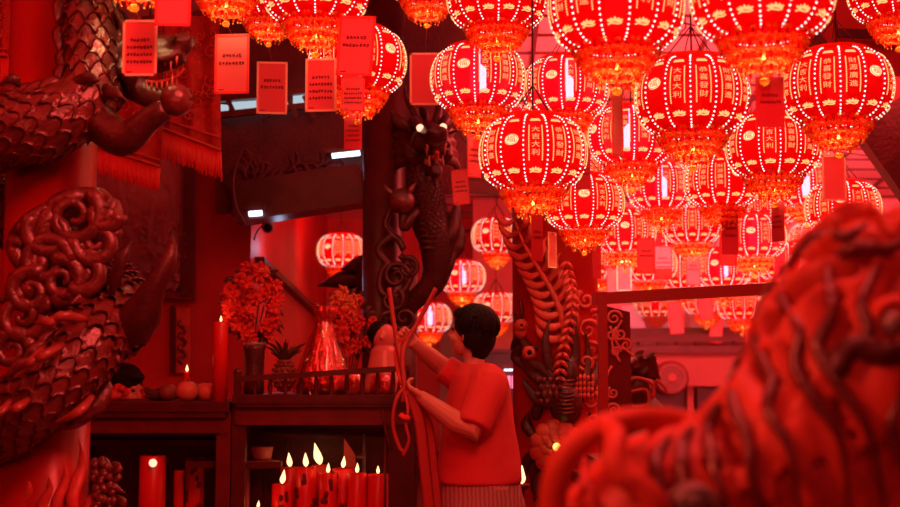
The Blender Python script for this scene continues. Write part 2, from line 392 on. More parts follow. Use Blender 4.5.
def make_lantern_meshes():
    D = {}
    b = MB(); na, ns = 16, 8
    for p in range(NP):
        vs = [surf(p, -1+2*j/ns, -pi/2+pi*i/na) for i in range(na+1) for j in range(ns+1)]
        for i in range(na):
            for j in range(ns):
                k = i*(ns+1)+j
                strip = p not in MED and 2 <= j <= 5 and 4 <= i < 13
                b.add([vs[k], vs[k+1], vs[k+ns+2], vs[k+ns+1]], [(0, 1, 2, 3)], 1 if strip else 0)
    me = bpy.data.meshes.new('shell'); me.from_pydata(b.v, [], b.f)
    me.materials.append(M['shell']); me.materials.append(M['strip']); me.polygons.foreach_set('material_index', b.m); me.polygons.foreach_set('use_smooth', [True]*len(b.f))
    D['shell'] = me
    me2 = me.copy(); me2.materials[1] = M['shell']; D['shell_plain'] = me2
    def mesh(name, b, mats, smooth=True):
        me = bpy.data.meshes.new(name); me.from_pydata(b.v, [], b.f)
        for x in mats: me.materials.append(M[x])
        me.polygons.foreach_set('material_index', b.m); me.polygons.foreach_set('use_smooth', [smooth]*len(b.f)); D[name] = me
    def bead(b, p, r_=.0040):
        b.ell(p, (r_, r_, r_), 6, 4)
    allb = MB()
    b = MB()
    for k in range(21):
        a = -1.42 + 2.84*k/20; p = surf(0, -1, a, .005); bead(b, p)
    mesh('bead_string', b, ['beads'])
    for pan in range(NP):
        for k in range(19): bead(allb, surf(pan, -1, -1.42+2.84*k/18, .005), .0046)
    b = MB()
    for q in range(64):
        a = 2*pi*q/64; r_ = prof(1.2)[0]*0+.118; bead(b, V((cos(a)*.128, sin(a)*.128, -.137)), .003)
        bead(allb, V((cos(a)*.128, sin(a)*.128, -.137)), .003)
    mesh('bead_ring', b, ['beads']); mesh('beads_all', allb, ['beads'])
    # lettering and motifs
    b = MB()
    for pan in range(NP):
        if pan in MED: continue
        word = COUP[pan % 4]
        for i, ch in enumerate(word):
            vs, fs = GL[ch]; sz = .036; zc_ = .092 - i*.044
            b.add([onpanel(pan, x*sz, zc_ + y*sz, .0035) for x, y in vs], fs)
        for sd in (-1, 1):      # chains beside the lettering
            for i in range(18):
                z0 = .115 - i*.0115; p = onpanel(pan, sd*.0275, z0, .003); b.ell(p, (.0028, .0028, .0042), 5, 4)
    for pan in range(NP):       # lotus below and cloud above on every panel
        for k, (dx, h) in enumerate(((-.022, .010), (-.012, .018), (0, .024), (.012, .018), (.022, .010))):
            b.leaf([onpanel(pan, dx*.4, -.148, .003), onpanel(pan, dx, -.148+h*.6, .004), onpanel(pan, dx*1.3, -.146+h, .003)], .006, .3, normal=onpanel(pan, 0, -.13, 1)-onpanel(pan, 0, -.13, 0), n=5, seg=4)
        b.tube([onpanel(pan, x, -.157+.004*sin(x*300), .003) for x in (-.026, -.013, 0, .013, .026)], .0028, 5)
        b.tube([onpanel(pan, x, .160+.006*sin(x*260), .003) for x in (-.024, -.012, 0, .012, .024)], .003, 5)
        b.tube([onpanel(pan, x, .172, .003) for x in (-.02, 0, .02)], .0025, 5)
    mesh('gold_lettering', b, ['foilgold'])
    for pan in MED:
        b = MB(); n = 26; R0 = .031
        vs = [onpanel(pan, 0, .035, .004)] + [onpanel(pan, cos(2*pi*i/n)*R0, .035+sin(2*pi*i/n)*R0, .003) for i in range(n)]
        b.add(vs, [(0, 1+i, 1+(i+1) % n) for i in range(n)], 0)
        vs, fs = GL['福']; b.add([onpanel(pan, x*.042, .037+y*.042, .0065) for x, y in vs], fs, 1)
        b.tube([onpanel(pan, cos(2*pi*i/n)*R0*.88, .035+sin(2*pi*i/n)*R0*.88, .006) for i in range(n+1)], .0012, 4, 1)
        mesh('medallion%d' % pan, b, ['medal', 'ribbon'])
    # collar at the top
    b = MB(); b.lathe([(.112, .140), (.138, .143), (.142, .158), (.128, .166), (.118, .162), (.10, .158), (.10, .140)], (0, 0, 0), 40)
    for q in range(36):
        a = 2*pi*q/36; b.ell((cos(a)*.140, sin(a)*.140, .152), (.006, .006, .008), 5, 4)
    mesh('top_collar', b, ['fringe2'])
    # three frilled tiers underneath
    TI = ((.146, -.140), (.128, -.176), (.104, -.211), (.068, -.244))
    for ti, tiers in enumerate((TI[0:1], TI[1:2], TI[2:4])):
        b = MB(); rnd = random.Random(ti)
        for r0, z0 in tiers:
            b.lathe([(r0*.72, z0+.016), (r0*.98, z0+.012), (r0*1.02, z0+.004), (r0*.98, z0-.004), (r0*.80, z0-.002)], (0, 0, 0), 40, 1)
            n = int(30*r0/.128)
            for q in range(n):
                a = 2*pi*(q+rnd.random()*.3)/n; cx, sx = cos(a), sin(a); out = V((cx, sx, 0)); sd = V((-sx, cx, 0)); o = out*r0 + V((0, 0, z0))
                if q % 2 == 0:
                    for pk in range(5):         # gold blossoms round the rim
                        an = pk*2*pi/5+rnd.random(); c2 = o + out*.008 + sd*(cos(an)*.011) + V((0, 0, sin(an)*.011+.004)); b.ell(c2, (.0072, .0072, .0066), 5, 4, 0)
                else: b.ell(o+out*.006+V((0, 0, .012)), (.008, .008, .006), 5, 4, 0)
                L = .026*rnd.uniform(.75, 1.2)
                b.leaf([o, o+out*.006+V((0, 0, -L*.5)), o-out*.002+V((0, 0, -L))], .0070, .5, normal=out, n=4, seg=4, mi=2 if q % 3 else 1)
                b.ell(o-out*.002+V((0, 0, -L-.003)), (.0045, .0045, .0045), 5, 3, 0)
        if ti == 2: b.tube([(0, 0, -.15), (0, 0, -.285)], .006, 6, 1); b.ell((0, 0, -.29), (.018, .018, .014), 10, 8, 0)
        mesh('gold_fringe%d' % ti, b, ['fringe', 'fringe2', 'fringe3'])
    b = MB(); b.tube([(0, 0, .07), (0, 0, .05), (0, 0, -.06), (0, 0, -.075)], [.02, .040, .040, .015], 14); b.tube([(0, 0, .16), (0, 0, .07)], .012, 8)
    mesh('bulb', b, ['bulbA']); me = D['bulb'].copy(); me.materials[0] = M['bulbB']; D['bulb_warm'] = me
    return D
LD = make_lantern_meshes()
def lantern(px, py, wpx, label, hot=0, yaw=0, group=None, maxz=None, energy=1.0):
    d = .45*F/wpx; loc = P(px, py, d)
    t = thing('paper_lantern', label, 'lantern', loc, group or 'red and gold lanterns hanging in the hall', world=False)
    t.rotation_euler = (0, 0, yaw)
    def part(n, me):
        o = bpy.data.objects.new(n, me); COL.objects.link(o); o.parent = t; return o
    part('lantern_body', LD['shell' if hot else 'shell_plain'])
    if wpx >= 76:
        for k in range(NP):
            o = part('bead_string', LD['bead_string']); o.rotation_euler = (0, 0, 2*pi*k/NP)
        part('bead_ring', LD['bead_ring'])
    else: part('bead_strings', LD['beads_all'])
    part('gold_lettering', LD['gold_lettering'])
    for k in MED: part('medallion', LD['medallion%d' % k])
    part('top_collar', LD['top_collar'])
    for k in range(3): part('gold_fringe', LD['gold_fringe%d' % k])
    o = part('bulb', LD['bulb' if hot else 'bulb_warm'])
    if hot: o['label'] = 'lilac white bulb glowing through the cloth'
    top = (maxz if maxz else zc(loc.y)) - loc.z
    b = MB(); b.tube([(0, 0, .14), (0, 0, top)], .004, 5)
    for k in range(4): a = k*pi/2+.4; b.tube([(cos(a)*.118, sin(a)*.118, .155), (0, 0, .30)], .003, 4)
    b.build('hanging_cord', 'cord', t)
    l = bpy.data.lights.new('lantern_light', 'POINT'); l.energy = (5.5 if hot else 4.5)*energy; l.color = (1, .52, .50) if hot else (1, .42, .28); l.shadow_soft_size = .03
    lo = bpy.data.objects.new('lantern_light', l); COL.objects.link(lo); lo.parent = t; lo.location = (0, 0, -.03)
    l = bpy.data.lights.get('fringe_fill_%.1f' % energy)
    if l is None:
        l = bpy.data.lights.new('fringe_fill_%.1f' % energy, 'POINT'); l.energy = 2.3*energy; l.color = (1, .74, .32); l.shadow_soft_size = .02
    lo = bpy.data.objects.new('added_fringe_fill', l); COL.objects.link(lo); lo.parent = t; lo.location = (0, 0, -.215)  # extra lamp added inside the fringe, standing in for spilled bulb light
    return loc, d
LN = {}
LANT = [
 # key, px, py, width px, hot, yaw deg, label
 ('A', 762, -6, 142, 0, 10, 'largest lantern at the top edge, above the dark red card with two printed lines'),
 ('B', 616, 8, 134, 0, 30, 'big lantern cut by the top edge, its fringe hanging over two smaller lanterns'),
 ('C', 497, -3, 100, 0, 0, 'lantern cut by the top edge with a pale cord across it, beside the ceiling gap'),
 ('D', 427, -26, 84, 0, 0, 'lantern of which only the gold fringe shows, over the blank bright bordered card'),
 ('E', 316, -12, 108, 0, 5, 'lantern at the top edge whose fringe hangs above the card with four printed lines'),
 ('F', 227, -40, 104, 0, 0, 'lantern cut off by the top edge above the wide card beside the cloth banner'),
 ('G', 269, -6, 82, 0, 14, 'small lantern tucked between two larger fringes above the skylight strip'),
 ('H', 136, -74, 134, 0, 0, 'leftmost lantern, only its fringe in view above the gold bordered card with writing'),
 ('I', 897, -10, 96, 0, 0, 'lantern in the top right corner, only its lower bulge in view'),
 ('J', 692, 98, 112, 0, -12, 'round lantern whose cord and chain show against the pale ceiling boards'),
 ('K', 837, 88, 108, 0, 64, 'lantern standing alone against the dark rafter at the right'),
 ('L', 773, 147, 92, 0, -5, 'lantern with a pale medallion, directly under the dark red card with printed lines'),
 ('M', 631, 137, 84, 1, -29, 'lantern half hidden by a narrow red strip, below the big fringe at the top'),
 ('N', 533, 154, 106, 0, 12, 'wide lantern hanging just above the top of the phoenix pillar'),
 ('O', 584, 203, 79, 0, 33, 'lantern with a glowing round medallion turned to the camera under the narrow dark card'),
 ('P', 505, 126, 62, 1, 60, 'small pale lantern peeping out behind the shoulder of a wider one'),
 ('Q', 566, 88, 85, 1, 14, 'lantern with a lilac lit panel hanging against the wires of the ceiling'),
 ('R', 478, 79, 94, 1, 20, 'lantern with a lilac lit panel beside the blank bright bordered card'),
 ('S', 358, 62, 96, 0, 84, 'lantern hidden behind three stacked red cards, its beaded right side showing'),
 ('T', 661, 187, 67, 1, 12, 'lantern with a tall white glowing panel in the thick of the cluster'),
 ('U', 722, 182, 74, 0, 50, 'lantern wedged below two larger fringes in the middle of the cluster'),
 ('W', 806, 186, 63, 1, 100, 'lantern with a bright panel half hidden behind the fringe of the lone right lantern'),
 ('X', 843, 208, 73, 0, 19, 'lowest lantern at the right, just above the mane of the statue'),
 ('Y', 723, 268, 56, 1, 10, 'small lantern with a lilac panel hanging low over the glass case'),
 ('Z', 754, 237, 62, 1, 20, 'small lantern with a white panel beside two overlapping narrow cards'),
 ('a', 692, 224, 58, 0, 80, 'small lantern deep in the cluster right of the white panelled one'),
 ('b', 624, 232, 62, 0, 33, 'small lantern below a lantern with a round glowing medallion'),
 ('c', 742, 303, 50, 0, 70, 'lowest lantern over the glass case, touching its top bar'),
 ('d', 650, 264, 52, 0, 25, 'tiny lantern between hanging cards above the glass case'),
 ('e', 683, 272, 50, 0, 60, 'tiny lantern behind the red card over the middle of the glass case'),
 ('f', 785, 262, 54, 0, 45, 'tiny lantern peeping past the edge of the statue mane'),
 ('g', 598, 262, 50, 0, 15, 'tiny lantern beside the carved frond at the top of the phoenix pillar'),
 ('h', 770, 205, 56, 0, 90, 'tiny lantern seen under the fringe of the medallion lantern'),
 ('i', 706, 300, 44, 0, 90, 'tiny lantern just touching the top bar of the glass case'),
 ('k', 560, 135, 58, 0, 0, 'lantern mostly hidden in the gap behind two wide lanterns over the pillar'),
 ('l', 437, 30, 60, 0, 20, 'small lantern in the dark gap above the carved dragon head'),
 ('n', 607, 300, 40, 0, 20, 'tiny lantern at the left corner of the glass case'),
 ('r', 655, 303, 42, 0, 30, 'tiny lantern hidden behind hanging cards at the case top bar'),
 ('s', 610, 170, 58, 0, 30, 'small lantern behind the fringe left of the white panelled one'),
 ('A1', 640, 60, 60, 0, 30, 'small lantern in the gap between two big lanterns at the top edge'),
 ('A2', 705, 165, 52, 0, 30, 'tiny lantern peeping between fringes under the lantern with the visible chain'),
 ('A3', 815, 240, 50, 1, 30, 'tiny bright lantern just above the curls at the top of the statue'),
 ('A4', 670, 232, 48, 0, 30, 'tiny lantern beneath the tall white glowing panel'),
 ('A5', 640, 300, 38, 0, 30, 'tiny faint lantern seen at the top bar near the bright bordered card'),
 ('t', 762, 275, 46, 0, 30, 'tiny lantern hanging behind the two small lit ones near the statue'),
]
for key, px, py, wd, hot, yaw, lab in LANT:
    LN[key] = lantern(px, py, wd, lab, hot, R(yaw))
BG = 'lanterns in the back room'
for key, px, py, wd, hot, yaw, lab in (
 ('u', 341, 251, 47, 0, 10, 'single lantern in the dark back room framed by the opening over the bouquets'),
 ('v', 462, 277, 46, 1, 20, 'small lantern with a white lit panel directly above the woman\'s head'),
 ('w', 496, 308, 44, 0, 14, 'small lantern behind the woman\'s hair, hanging from a dark knob'),
 ('x', 497, 236, 50, 0, 10, 'small lantern cut by the edge of the phoenix pillar'),
 ('y', 430, 318, 42, 1, 14, 'small lantern seen through the woman\'s raised hands'),
):
    LN[key] = lantern(px, py, wd, lab, hot, R(yaw), BG, energy=.6 if key == 'u' else 1.3)

# ================================================================== CARDS UNDER THE LANTERNS
def card(key, px, py, wpx, hpx, style, label, yaw=0, tilt=0, lines=3, dd=0.0, up=None):
    loc, d = LN[key]; d = d + dd
    c = P(px, py, d); H = hpx*d/F; W = max(wpx*d/F, H*.36)
    if wpx*d/F < H*.36: yaw = math.acos(max(.2, wpx*d/F/W))*(1 if yaw >= 0 else -1)
    t = thing('hanging_card', label, 'card', (c.x, c.y, c.z+H/2), 'red wish cards hanging under the lanterns', world=False)
    t.rotation_euler = (0, R(tilt), yaw)
    b = MB(); b.box((0, 0, -H/2), (W, .003, H)); b.build('card', 'tag' if style < 2 else 'tag_dk', t, False)
    bw = W*.07
    if style == 1 or style == 0:
        b = MB(); y = -.0028
        for x0, x1, z0, z1 in ((-W/2, W/2, -bw, 0), (-W/2, W/2, -H, -H+bw), (-W/2, -W/2+bw, -H, 0), (W/2-bw, W/2, -H, 0)):
            b.box(((x0+x1)/2, y, (z0+z1)/2), (x1-x0, .0025, z1-z0))
        b.build('gold_border' if style == 1 else 'border', 'gold' if style == 1 else 'ribbon', t, False)
    if lines:
        b = MB(); rnd = random.Random(int(px*7+py))
        for i in range(lines):
            z = -H*(.36+.13*i); n = 8 if i else 6
            for k in range(n):
                x = (k-(n-1)/2)*W*.095
                for q in range(4):
                    b.box((x+rnd.uniform(-.2, .2)*W*.07, -.0042, z+rnd.uniform(-.45, .45)*H*.05), (W*.075*rnd.uniform(.4, 1), .0008, H*.013))
                b.box((x+rnd.uniform(-1, 1)*W*.02, -.0042, z), (W*.014, .0008, H*rnd.uniform(.03, .065))); b.box((x+rnd.uniform(-1, 1)*W*.035, -.0042, z+rnd.uniform(-1, 1)*H*.01), (W*.012, .0008, H*rnd.uniform(.015, .05)))
        if style != 2: b.box((-W*.3, -.0042, -H*.93), (W*.16, .0008, H*.012))
        b.build('printed_lines', 'ink', t, False)
    # string up to the tassel knob under its lantern
    mw = Matrix.Translation(t.location) @ t.rotation_euler.to_matrix().to_4x4()
    e = mw.inverted() @ V((loc.x, loc.y, loc.z-.288))
    b = MB(); b.tube([(0, 0, -.005), e], .0016, 4); b.build('string', 'string', t)
card('H', 140, 48, 35, 58, 1, 'gold bordered card with faint writing over the left dragon', lines=4)
card('H', 173, 6, 36, 42, 0, 'plain red card without writing at the top, above the dragon snout', yaw=.1, lines=0, dd=-.14)
card('F', 232, 64, 36, 62, 0, 'wide red card with two printed lines beside the hanging banner', yaw=-.1, lines=2, dd=.1)
card('G', 272, 88, 31, 54, 1, 'gold bordered card with two printed lines in front of the skylight', yaw=.1, lines=2)
card('E', 321, 85, 32, 55, 1, 'gold bordered card with four printed lines right of the skylight', yaw=-.1, lines=4)
card('E', 358, 46, 38, 62, 0, 'big tilted red card, topmost of the three overlapping cards', yaw=-.2, tilt=4, lines=2, dd=-.42)
card('S', 353, 94, 24, 36, 0, 'middle one of the three overlapping cards in front of the dark panel', lines=4, dd=-.34)
card('S', 353, 131, 18, 38, 2, 'lowest of the three overlapping cards, ending at the fluorescent tube', lines=4, dd=0)
card('D', 425, 79, 31, 54, 1, 'blank gold bordered card above the glowing eyed dragon', lines=0)
card('R', 474, 156, 14, 44, 0, 'narrow turned card under the lilac lit lantern by the dragon head', lines=3)
card('R', 459, 187, 17, 36, 0, 'small tilted card hanging beside the dragon neck', tilt=-5, lines=3, dd=.8)
card('Q', 583, 169, 15, 42, 2, 'narrow dark red card between two wide lanterns', yaw=-1, lines=3)
card('B', 617, 124, 13, 66, 0, 'long narrow ribbon card hanging from the big fringe over a lit lantern', lines=0, dd=.2)
card('A', 770, 102, 30, 52, 2, 'dark red card with two printed lines under the largest lantern', yaw=.1, lines=2)
card('K', 834, 178, 24, 46, 1, 'bordered card hanging under the lone lantern by the dark rafter', lines=0)
card('L', 778, 222, 17, 40, 2, 'dark card under the medallion lantern, its printed lines faint', yaw=-1, lines=3)
card('U', 730, 229, 18, 52, 2, 'deep red card overlapping another in the middle of the cluster', yaw=.3, lines=3)
card('U', 728, 248, 17, 36, 0, 'plain red card behind the deep red one in the middle of the cluster', lines=0, dd=.4)
card('s', 657, 252, 11, 40, 2, 'dark narrow card in front of the pale ones over the glass case', yaw=.6, lines=2)
card('T', 646, 256, 18, 36, 0, 'pale card left of the dark narrow one over the glass case', lines=2)
card('T', 663, 263, 18, 34, 0, 'pale card right of the dark narrow one over the glass case', lines=3, dd=.3)
card('b', 624, 276, 15, 30, 1, 'small bright bordered card close to the corner of the glass case', lines=0)
card('b', 612, 284, 11, 34, 0, 'small red card left of the bright bordered one by the case corner', lines=0, dd=.05)
card('a', 693, 270, 16, 31, 0, 'single pale card over the middle of the glass case', yaw=.3, lines=2)
card('h', 780, 268, 13, 38, 2, 'dark card between the small lit lanterns and the statue mane', yaw=.4, lines=2)
card('O', 552, 250, 9, 36, 1, 'bright slim card hanging against the carved frond', lines=0, yaw=.9)
card('N', 537, 238, 12, 46, 2, 'dark slim card in front of the phoenix pillar top', yaw=.8, lines=2, dd=-.1)
card('d', 674, 318, 14, 32, 0, 'red card seen through the glass, leftmost of those hanging below the case bar', lines=0, tilt=-6)
card('e', 702, 303, 15, 34, 0, 'tilted red card crossing the top bar of the glass case', lines=0, tilt=-9, dd=.0)
card('i', 718, 326, 13, 34, 0, 'red card seen through the glass in the middle below the case bar', lines=0, tilt=5)
card('c', 752, 330, 15, 36, 0, 'red card seen through the glass nearest the statue mane', lines=0, tilt=-3)
card('O', 597, 262, 9, 34, 2, 'small dark card under the round medallion lantern', lines=0, yaw=.7)

# ================================================================== CARVED DRAGON HELPERS
def scaled_body(path, rad, sc=.05, seed=1, mi=0, up_only=None, flat=1.0):
    """thick tube clad in overlapping rounded scales"""
    b = MB(); path = [V(p[:3]) for p in path]; k = len(path)
    b.tube(path, [r_*.97 for r_ in rad], 16, mi)
    L = [0]
    for i in range(1, k): L.append(L[-1] + (path[i]-path[i-1]).length)
    s = sc*.4; row = 0; fr = None; rnd = random.Random(seed)
    while s < L[-1]-sc*.3:
        i = max(j for j in range(k) if L[j] <= s); i = min(i, k-2); f = (s-L[i])/max(1e-6, L[i+1]-L[i])
        p = path[i].lerp(path[i+1], f); r_ = rad[i]*(1-f)+rad[i+1]*f; t = (path[i+1]-path[i]).normalized()
        nn = t.orthogonal().normalized() if fr is None else (fr - t*fr.dot(t)).normalized(); fr = nn; bb = t.cross(nn)
        n = max(6, int(round(2*pi*r_/(sc*.86)))); wd = 2*pi/n*1.12
        for q in range(n):
            a0 = (q + .5*(row % 2))*wd/1.12; vs = []; lf = sc*1.7
            for u in range(5):
                uu = u/4; hw = wd*.60*(1-max(0, uu-.45)**2*2.6); lift = .02*sc + .17*sc*uu**1.2
                for w_ in range(5):
                    ww = (w_-2)/2; a = a0 + ww*hw; rr = r_ + lift + .05*sc*(1-ww*ww) + .07*sc*max(abs(ww), uu)**5*(uu > .2)
                    off = -lf*.35 + lf*uu*(1 - .30*ww*ww*uu)
                    vs.append(p + t*off + (nn*cos(a)+bb*sin(a))*rr)
            for w_ in range(5):
                ww = (w_-2)/2; a = a0 + ww*wd*.3; vs.append(p + t*(lf*.5*(1-.35*ww*ww)) + (nn*cos(a)+bb*sin(a))*(r_*.98))
            b.add(vs, [(u*5+w_, u*5+w_+1, (u+1)*5+w_+1, (u+1)*5+w_) for u in range(5) for w_ in range(4)], mi)
        s += sc*.72; row += 1
    return b
def spiral(c, ex, ez, r0, turns=1.6, n=26, dirn=1, a0=0):
    ex, ez = V(ex), V(ez)
    return [V(c) + (ex*cos(a0+dirn*2*pi*turns*i/n) + ez*sin(a0+dirn*2*pi*turns*i/n))*(r0*(1-.86*i/n)) for i in range(n+1)]
def dragon_head(parent, mtx, mt, eye='eye', voxel=.012, sc=1.0, horns=True, name='head'):
    b = MB()
    b.ell((0, 0, 0), (.34, .27, .25)); b.tube([(.1, 0, .04), (.4, 0, .05), (.62, 0, .06), (.76, 0, .10)], [.22, .19, .16, .15], 12)
    b.ell((.78, 0, .14), (.12, .16, .10)); b.ell((.86, .08, .17), (.06, .055, .05)); b.ell((.86, -.08, .17), (.06, .055, .05))
    b.tube([(-.02, 0, -.2), (.3, 0, -.34), (.55, 0, -.38), (.70, 0, -.33)], [.16, .12, .10, .08], 10)
    for s in (-1, 1):
        b.tube([(.02, s*.20, .20), (.2, s*.22, .27), (.36, s*.16, .22)], [.05, .085, .04], 8)          # brow
        b.tube([(.30, s*.20, .02), (.5, s*.19, -.04), (.70, s*.15, .0)], [.05, .05, .04], 8)           # lip
        b.tube([(-.05, s*.26, -.1), (.15, s*.24, -.22), (.1, s*.2, -.32)], [.09, .08, .05], 8)          # cheek
        b.leaf([(-.05, s*.24, .16), (-.16, s*.40, .28), (-.28, s*.48, .44)], .10, .4, normal=(1, s*.3, 0))   # ear
        if horns: b.tube(spline([(.0, s*.12, .22), (-.12, s*.18, .42), (-.34, s*.24, .56), (-.5, s*.22, .74)], 5), [.075-.0040*i for i in range(16)], 8)
        for k in range(5):          # swept mane locks
            a = -.5+k*.38
            b.tube(spline([(-.1, s*.2, .15-.1*k), (-.35, s*(.36+.02*k), .22-.15*k), (-.62, s*(.34+.03*k), .12-.17*k), (-.80, s*.40, .26-.19*k)], 5), [.085-.0048*i for i in range(16)], 7)
        b.tube(spline([(.62, s*.14, .10), (.78, s*.28, .16), (.86, s*.36, .02), (.98, s*.40, .10)], 5), [.03-.0014*i for i in range(16)], 6)   # whisker
    for k in range(4): b.leaf([(-.05-.13*k, 0, .22), (-.12-.14*k, 0, .36), (-.25-.15*k, 0, .44)], .07, .5, normal=(0, 1, 0))
    for k in range(3): b.tube(spline([(.6-.12*k, 0, -.38), (.6-.12*k, 0, -.52), (.68-.12*k, 0, -.60)], 4), [.045-.004*i for i in range(9)], 6)
    b.v = [tuple(mtx @ V(v)) for v in b.v]
    b.fuse(name, mt, parent, voxel, 2)
    e = MB()
    for s in (-1, 1):
        e = MB(); e.ell((.36, s*.155, .19), (.05, .05, .05), 12, 10); e.v = [tuple(mtx @ V(v)) for v in e.v]; e.build('eye', eye, parent)
    e = MB()
    for s in (-1, 1):
        for k in range(6):
            x = .34+.075*k; e.tube([(x, s*(.16-.008*k), -.0), (x, s*(.15-.008*k), -.09 if k not in (4,) else -.16)], [.024, .004], 6)
            x = .30+.07*k; e.tube([(x, s*.09, -.29), (x, s*.09, -.22 if k not in (5,) else -.15)], [.02, .004], 6)
    e.v = [tuple(mtx @ V(v)) for v in e.v]; e.build('teeth', 'tooth', parent)
    e = MB(); e.tube(spline([(.15, 0, -.2), (.4, 0, -.22), (.66, 0, -.18), (.78, 0, -.10)], 4), [.07-.004*i for i in range(13)], 8, flat=.4, normal=(0, 0, 1)); e.v = [tuple(mtx @ V(v)) for v in e.v]
    e.build('tongue', 'carve_red', parent)
def xf(loc, zrot=0, yrot=0, xrot=0, s=1):
    return Matrix.Translation(loc) @ Matrix.Rotation(zrot, 4, 'Z') @ Matrix.Rotation(yrot, 4, 'Y') @ Matrix.Rotation(xrot, 4, 'X') @ Matrix.Scale(s, 4)
def claw(b, c, dr, up, size, mi=0):
    dr = V(dr).normalized(); up = V(up).normalized(); sd = dr.cross(up)
    b.ell(c, (size*.35, size*.35, size*.35))
    for k in range(4):
        d = dr + sd*(.75*(k-1.5)/1.5); d.normalize()
        if k == 3: d = (-dr + sd*.2).normalized()
        b.tube(spline([tuple(V(c)), tuple(V(c)+d*size*.5+up*size*.25), tuple(V(c)+d*size*.95+up*size*.05), tuple(V(c)+d*size*1.25-up*size*.35)], 4), [size*x for x in (.2, .2, .19, .18, .17, .17, .18, .17, .15, .12, .08, .05, .015)], 8, mi)
def PP(l, d0, n=6):
    """px,py,dy,radius list -> smooth world path and radii"""
    q = spline(l, n); return [P(x, y, d0+dy) for x, y, dy, r_ in q], [r_ for *_, r_ in q]

# ================================================================== LEFT DRAGON PILLAR
DL = 4.8; cL = P(48, 300, DL)
t = thing('dragon_pillar', 'red lacquered pillar at the left wrapped by a big dark scaled dragon', 'pillar', (cL.x, cL.y, 0))
b = MB(); b.lathe([(.20, 0), (.20, .12), (.163, .16), (.163, zc(DL)-.03), (0, zc(DL)-.03)], (cL.x, cL.y, 0), 40); b.build('shaft', 'lacq', t)
body = [(118, -90, -.05, .085), (98, -30, -.22, .085), (88, 20, -.27, .082), (92, 62, -.27, .088), (86, 98, -.29, .10), (50, 122, -.31, .115), (5, 132, -.26, .12), (-38, 150, -.05, .12),
        (-30, 190, .24, .12), (40, 232, .30, .12), (96, 282, .16, .125), (116, 314, -.12, .125), (98, 334, -.24, .115), (76, 362, -.30, .108), (44, 394, -.30, .112), (4, 424, -.20, .115), (-40, 450, 0, .11), (-20, 490, .25, .10)]
pa, ra = PP(body, DL)
sb = scaled_body(pa, ra, .062, 3); sb.build('dragon_body', 'carve', t)
b = MB()                                    # fins down the spine
for i in range(4, len(pa)-4, 3):
    if pa[i].y > DL: continue
    tt = (pa[i+1]-pa[i-1]).normalized(); out = V((0, 0, 1)) if abs(tt.z) < .6 else V((-.9, -.3, 0)); out = (out - tt*out.dot(tt)).normalized()
    b.leaf([pa[i]+out*ra[i]*.8, pa[i]+out*ra[i]*1.15+tt*.03, pa[i]+out*ra[i]*1.25+tt*.10], .035, .4, normal=tt.cross(out))
b.build('spine_fins', 'carve', t)
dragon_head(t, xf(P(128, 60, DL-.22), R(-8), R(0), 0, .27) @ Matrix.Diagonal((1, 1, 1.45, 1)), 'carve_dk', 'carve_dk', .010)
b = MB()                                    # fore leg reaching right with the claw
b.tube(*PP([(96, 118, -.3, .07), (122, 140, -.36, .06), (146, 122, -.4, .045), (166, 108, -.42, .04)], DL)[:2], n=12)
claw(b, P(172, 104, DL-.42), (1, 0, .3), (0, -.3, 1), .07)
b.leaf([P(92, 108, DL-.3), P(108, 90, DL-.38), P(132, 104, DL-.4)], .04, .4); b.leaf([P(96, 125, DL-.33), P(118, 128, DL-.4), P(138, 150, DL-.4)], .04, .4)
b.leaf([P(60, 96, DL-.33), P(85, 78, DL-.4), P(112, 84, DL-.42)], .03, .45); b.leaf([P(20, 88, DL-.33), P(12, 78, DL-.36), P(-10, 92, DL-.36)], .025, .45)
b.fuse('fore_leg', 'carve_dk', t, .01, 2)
b = MB(); b.ell(P(176, 100, DL-.42), (.055, .055, .055), 16, 12); b.build('pearl', 'carve', t)
# scroll-curled mane of the lower coil
b = MB(); rnd = random.Random(5)
for (x, y, r_, dr, a0) in ((46, 262, 24, 1, 0), (62, 280, 20, -1, 2), (74, 216, 26, -1, 1), (96, 242, 20, 1, 3), (30, 292, 20, 1, 1), (22, 316, 22, -1, 0), (50, 232, 22, 1, 2.4), (84, 272, 18, 1, 4), (12, 350, 18, 1, 0), (104, 214, 14, -1, 0)):
    pth = spiral(P(x, y, DL-.30), (1, 0, 0), (0, 0, 1), r_*DL/F*1.05, 1.5, 28, dr, a0); b.tube(pth, [.030-.0007*i for i in range(29)], 8)
for l in (((28, 300), (38, 250), (58, 205), (96, 196), (112, 206)), ((44, 262), (66, 240), (92, 256), (108, 262)), ((20, 330), (50, 300), (80, 296), (104, 268)), ((88, 205), (112, 208), (106, 224), (120, 236)), ((2, 300), (26, 292), (40, 276), (44, 246)), ((30, 275), (16, 250), (28, 225), (52, 204))):
    pth = [P(x, y, DL-.26-.03*rnd.random()) for x, y in spline(l, 6)]; b.tube(pth, [.034*sin(pi*(i+2)/(len(pth)+3)) + .006 for i in range(len(pth))], 8)
b.ell(P(76, 236, DL-.11), (.15, .1, .13)); b.ell(P(45, 290, DL-.08), (.15, .1, .14))
b.build('curled_mane', 'carve', t)
b = MB()                                    # hind leg and thorn-like claws
b.tube(*PP([(120, 330, -.2, .08), (140, 316, -.26, .075), (150, 296, -.3, .05), (160, 276, -.32, .036), (170, 255, -.32, .028), (172, 234, -.3, .006)], DL)[:2], n=12)
b.leaf([P(112, 296, DL-.3), P(120, 262, DL-.33), P(134, 238, DL-.33)], .03, .5); b.leaf([P(110, 335, DL-.2), P(142, 330, DL-.26), P(152, 306, DL-.26)], .055, .6)

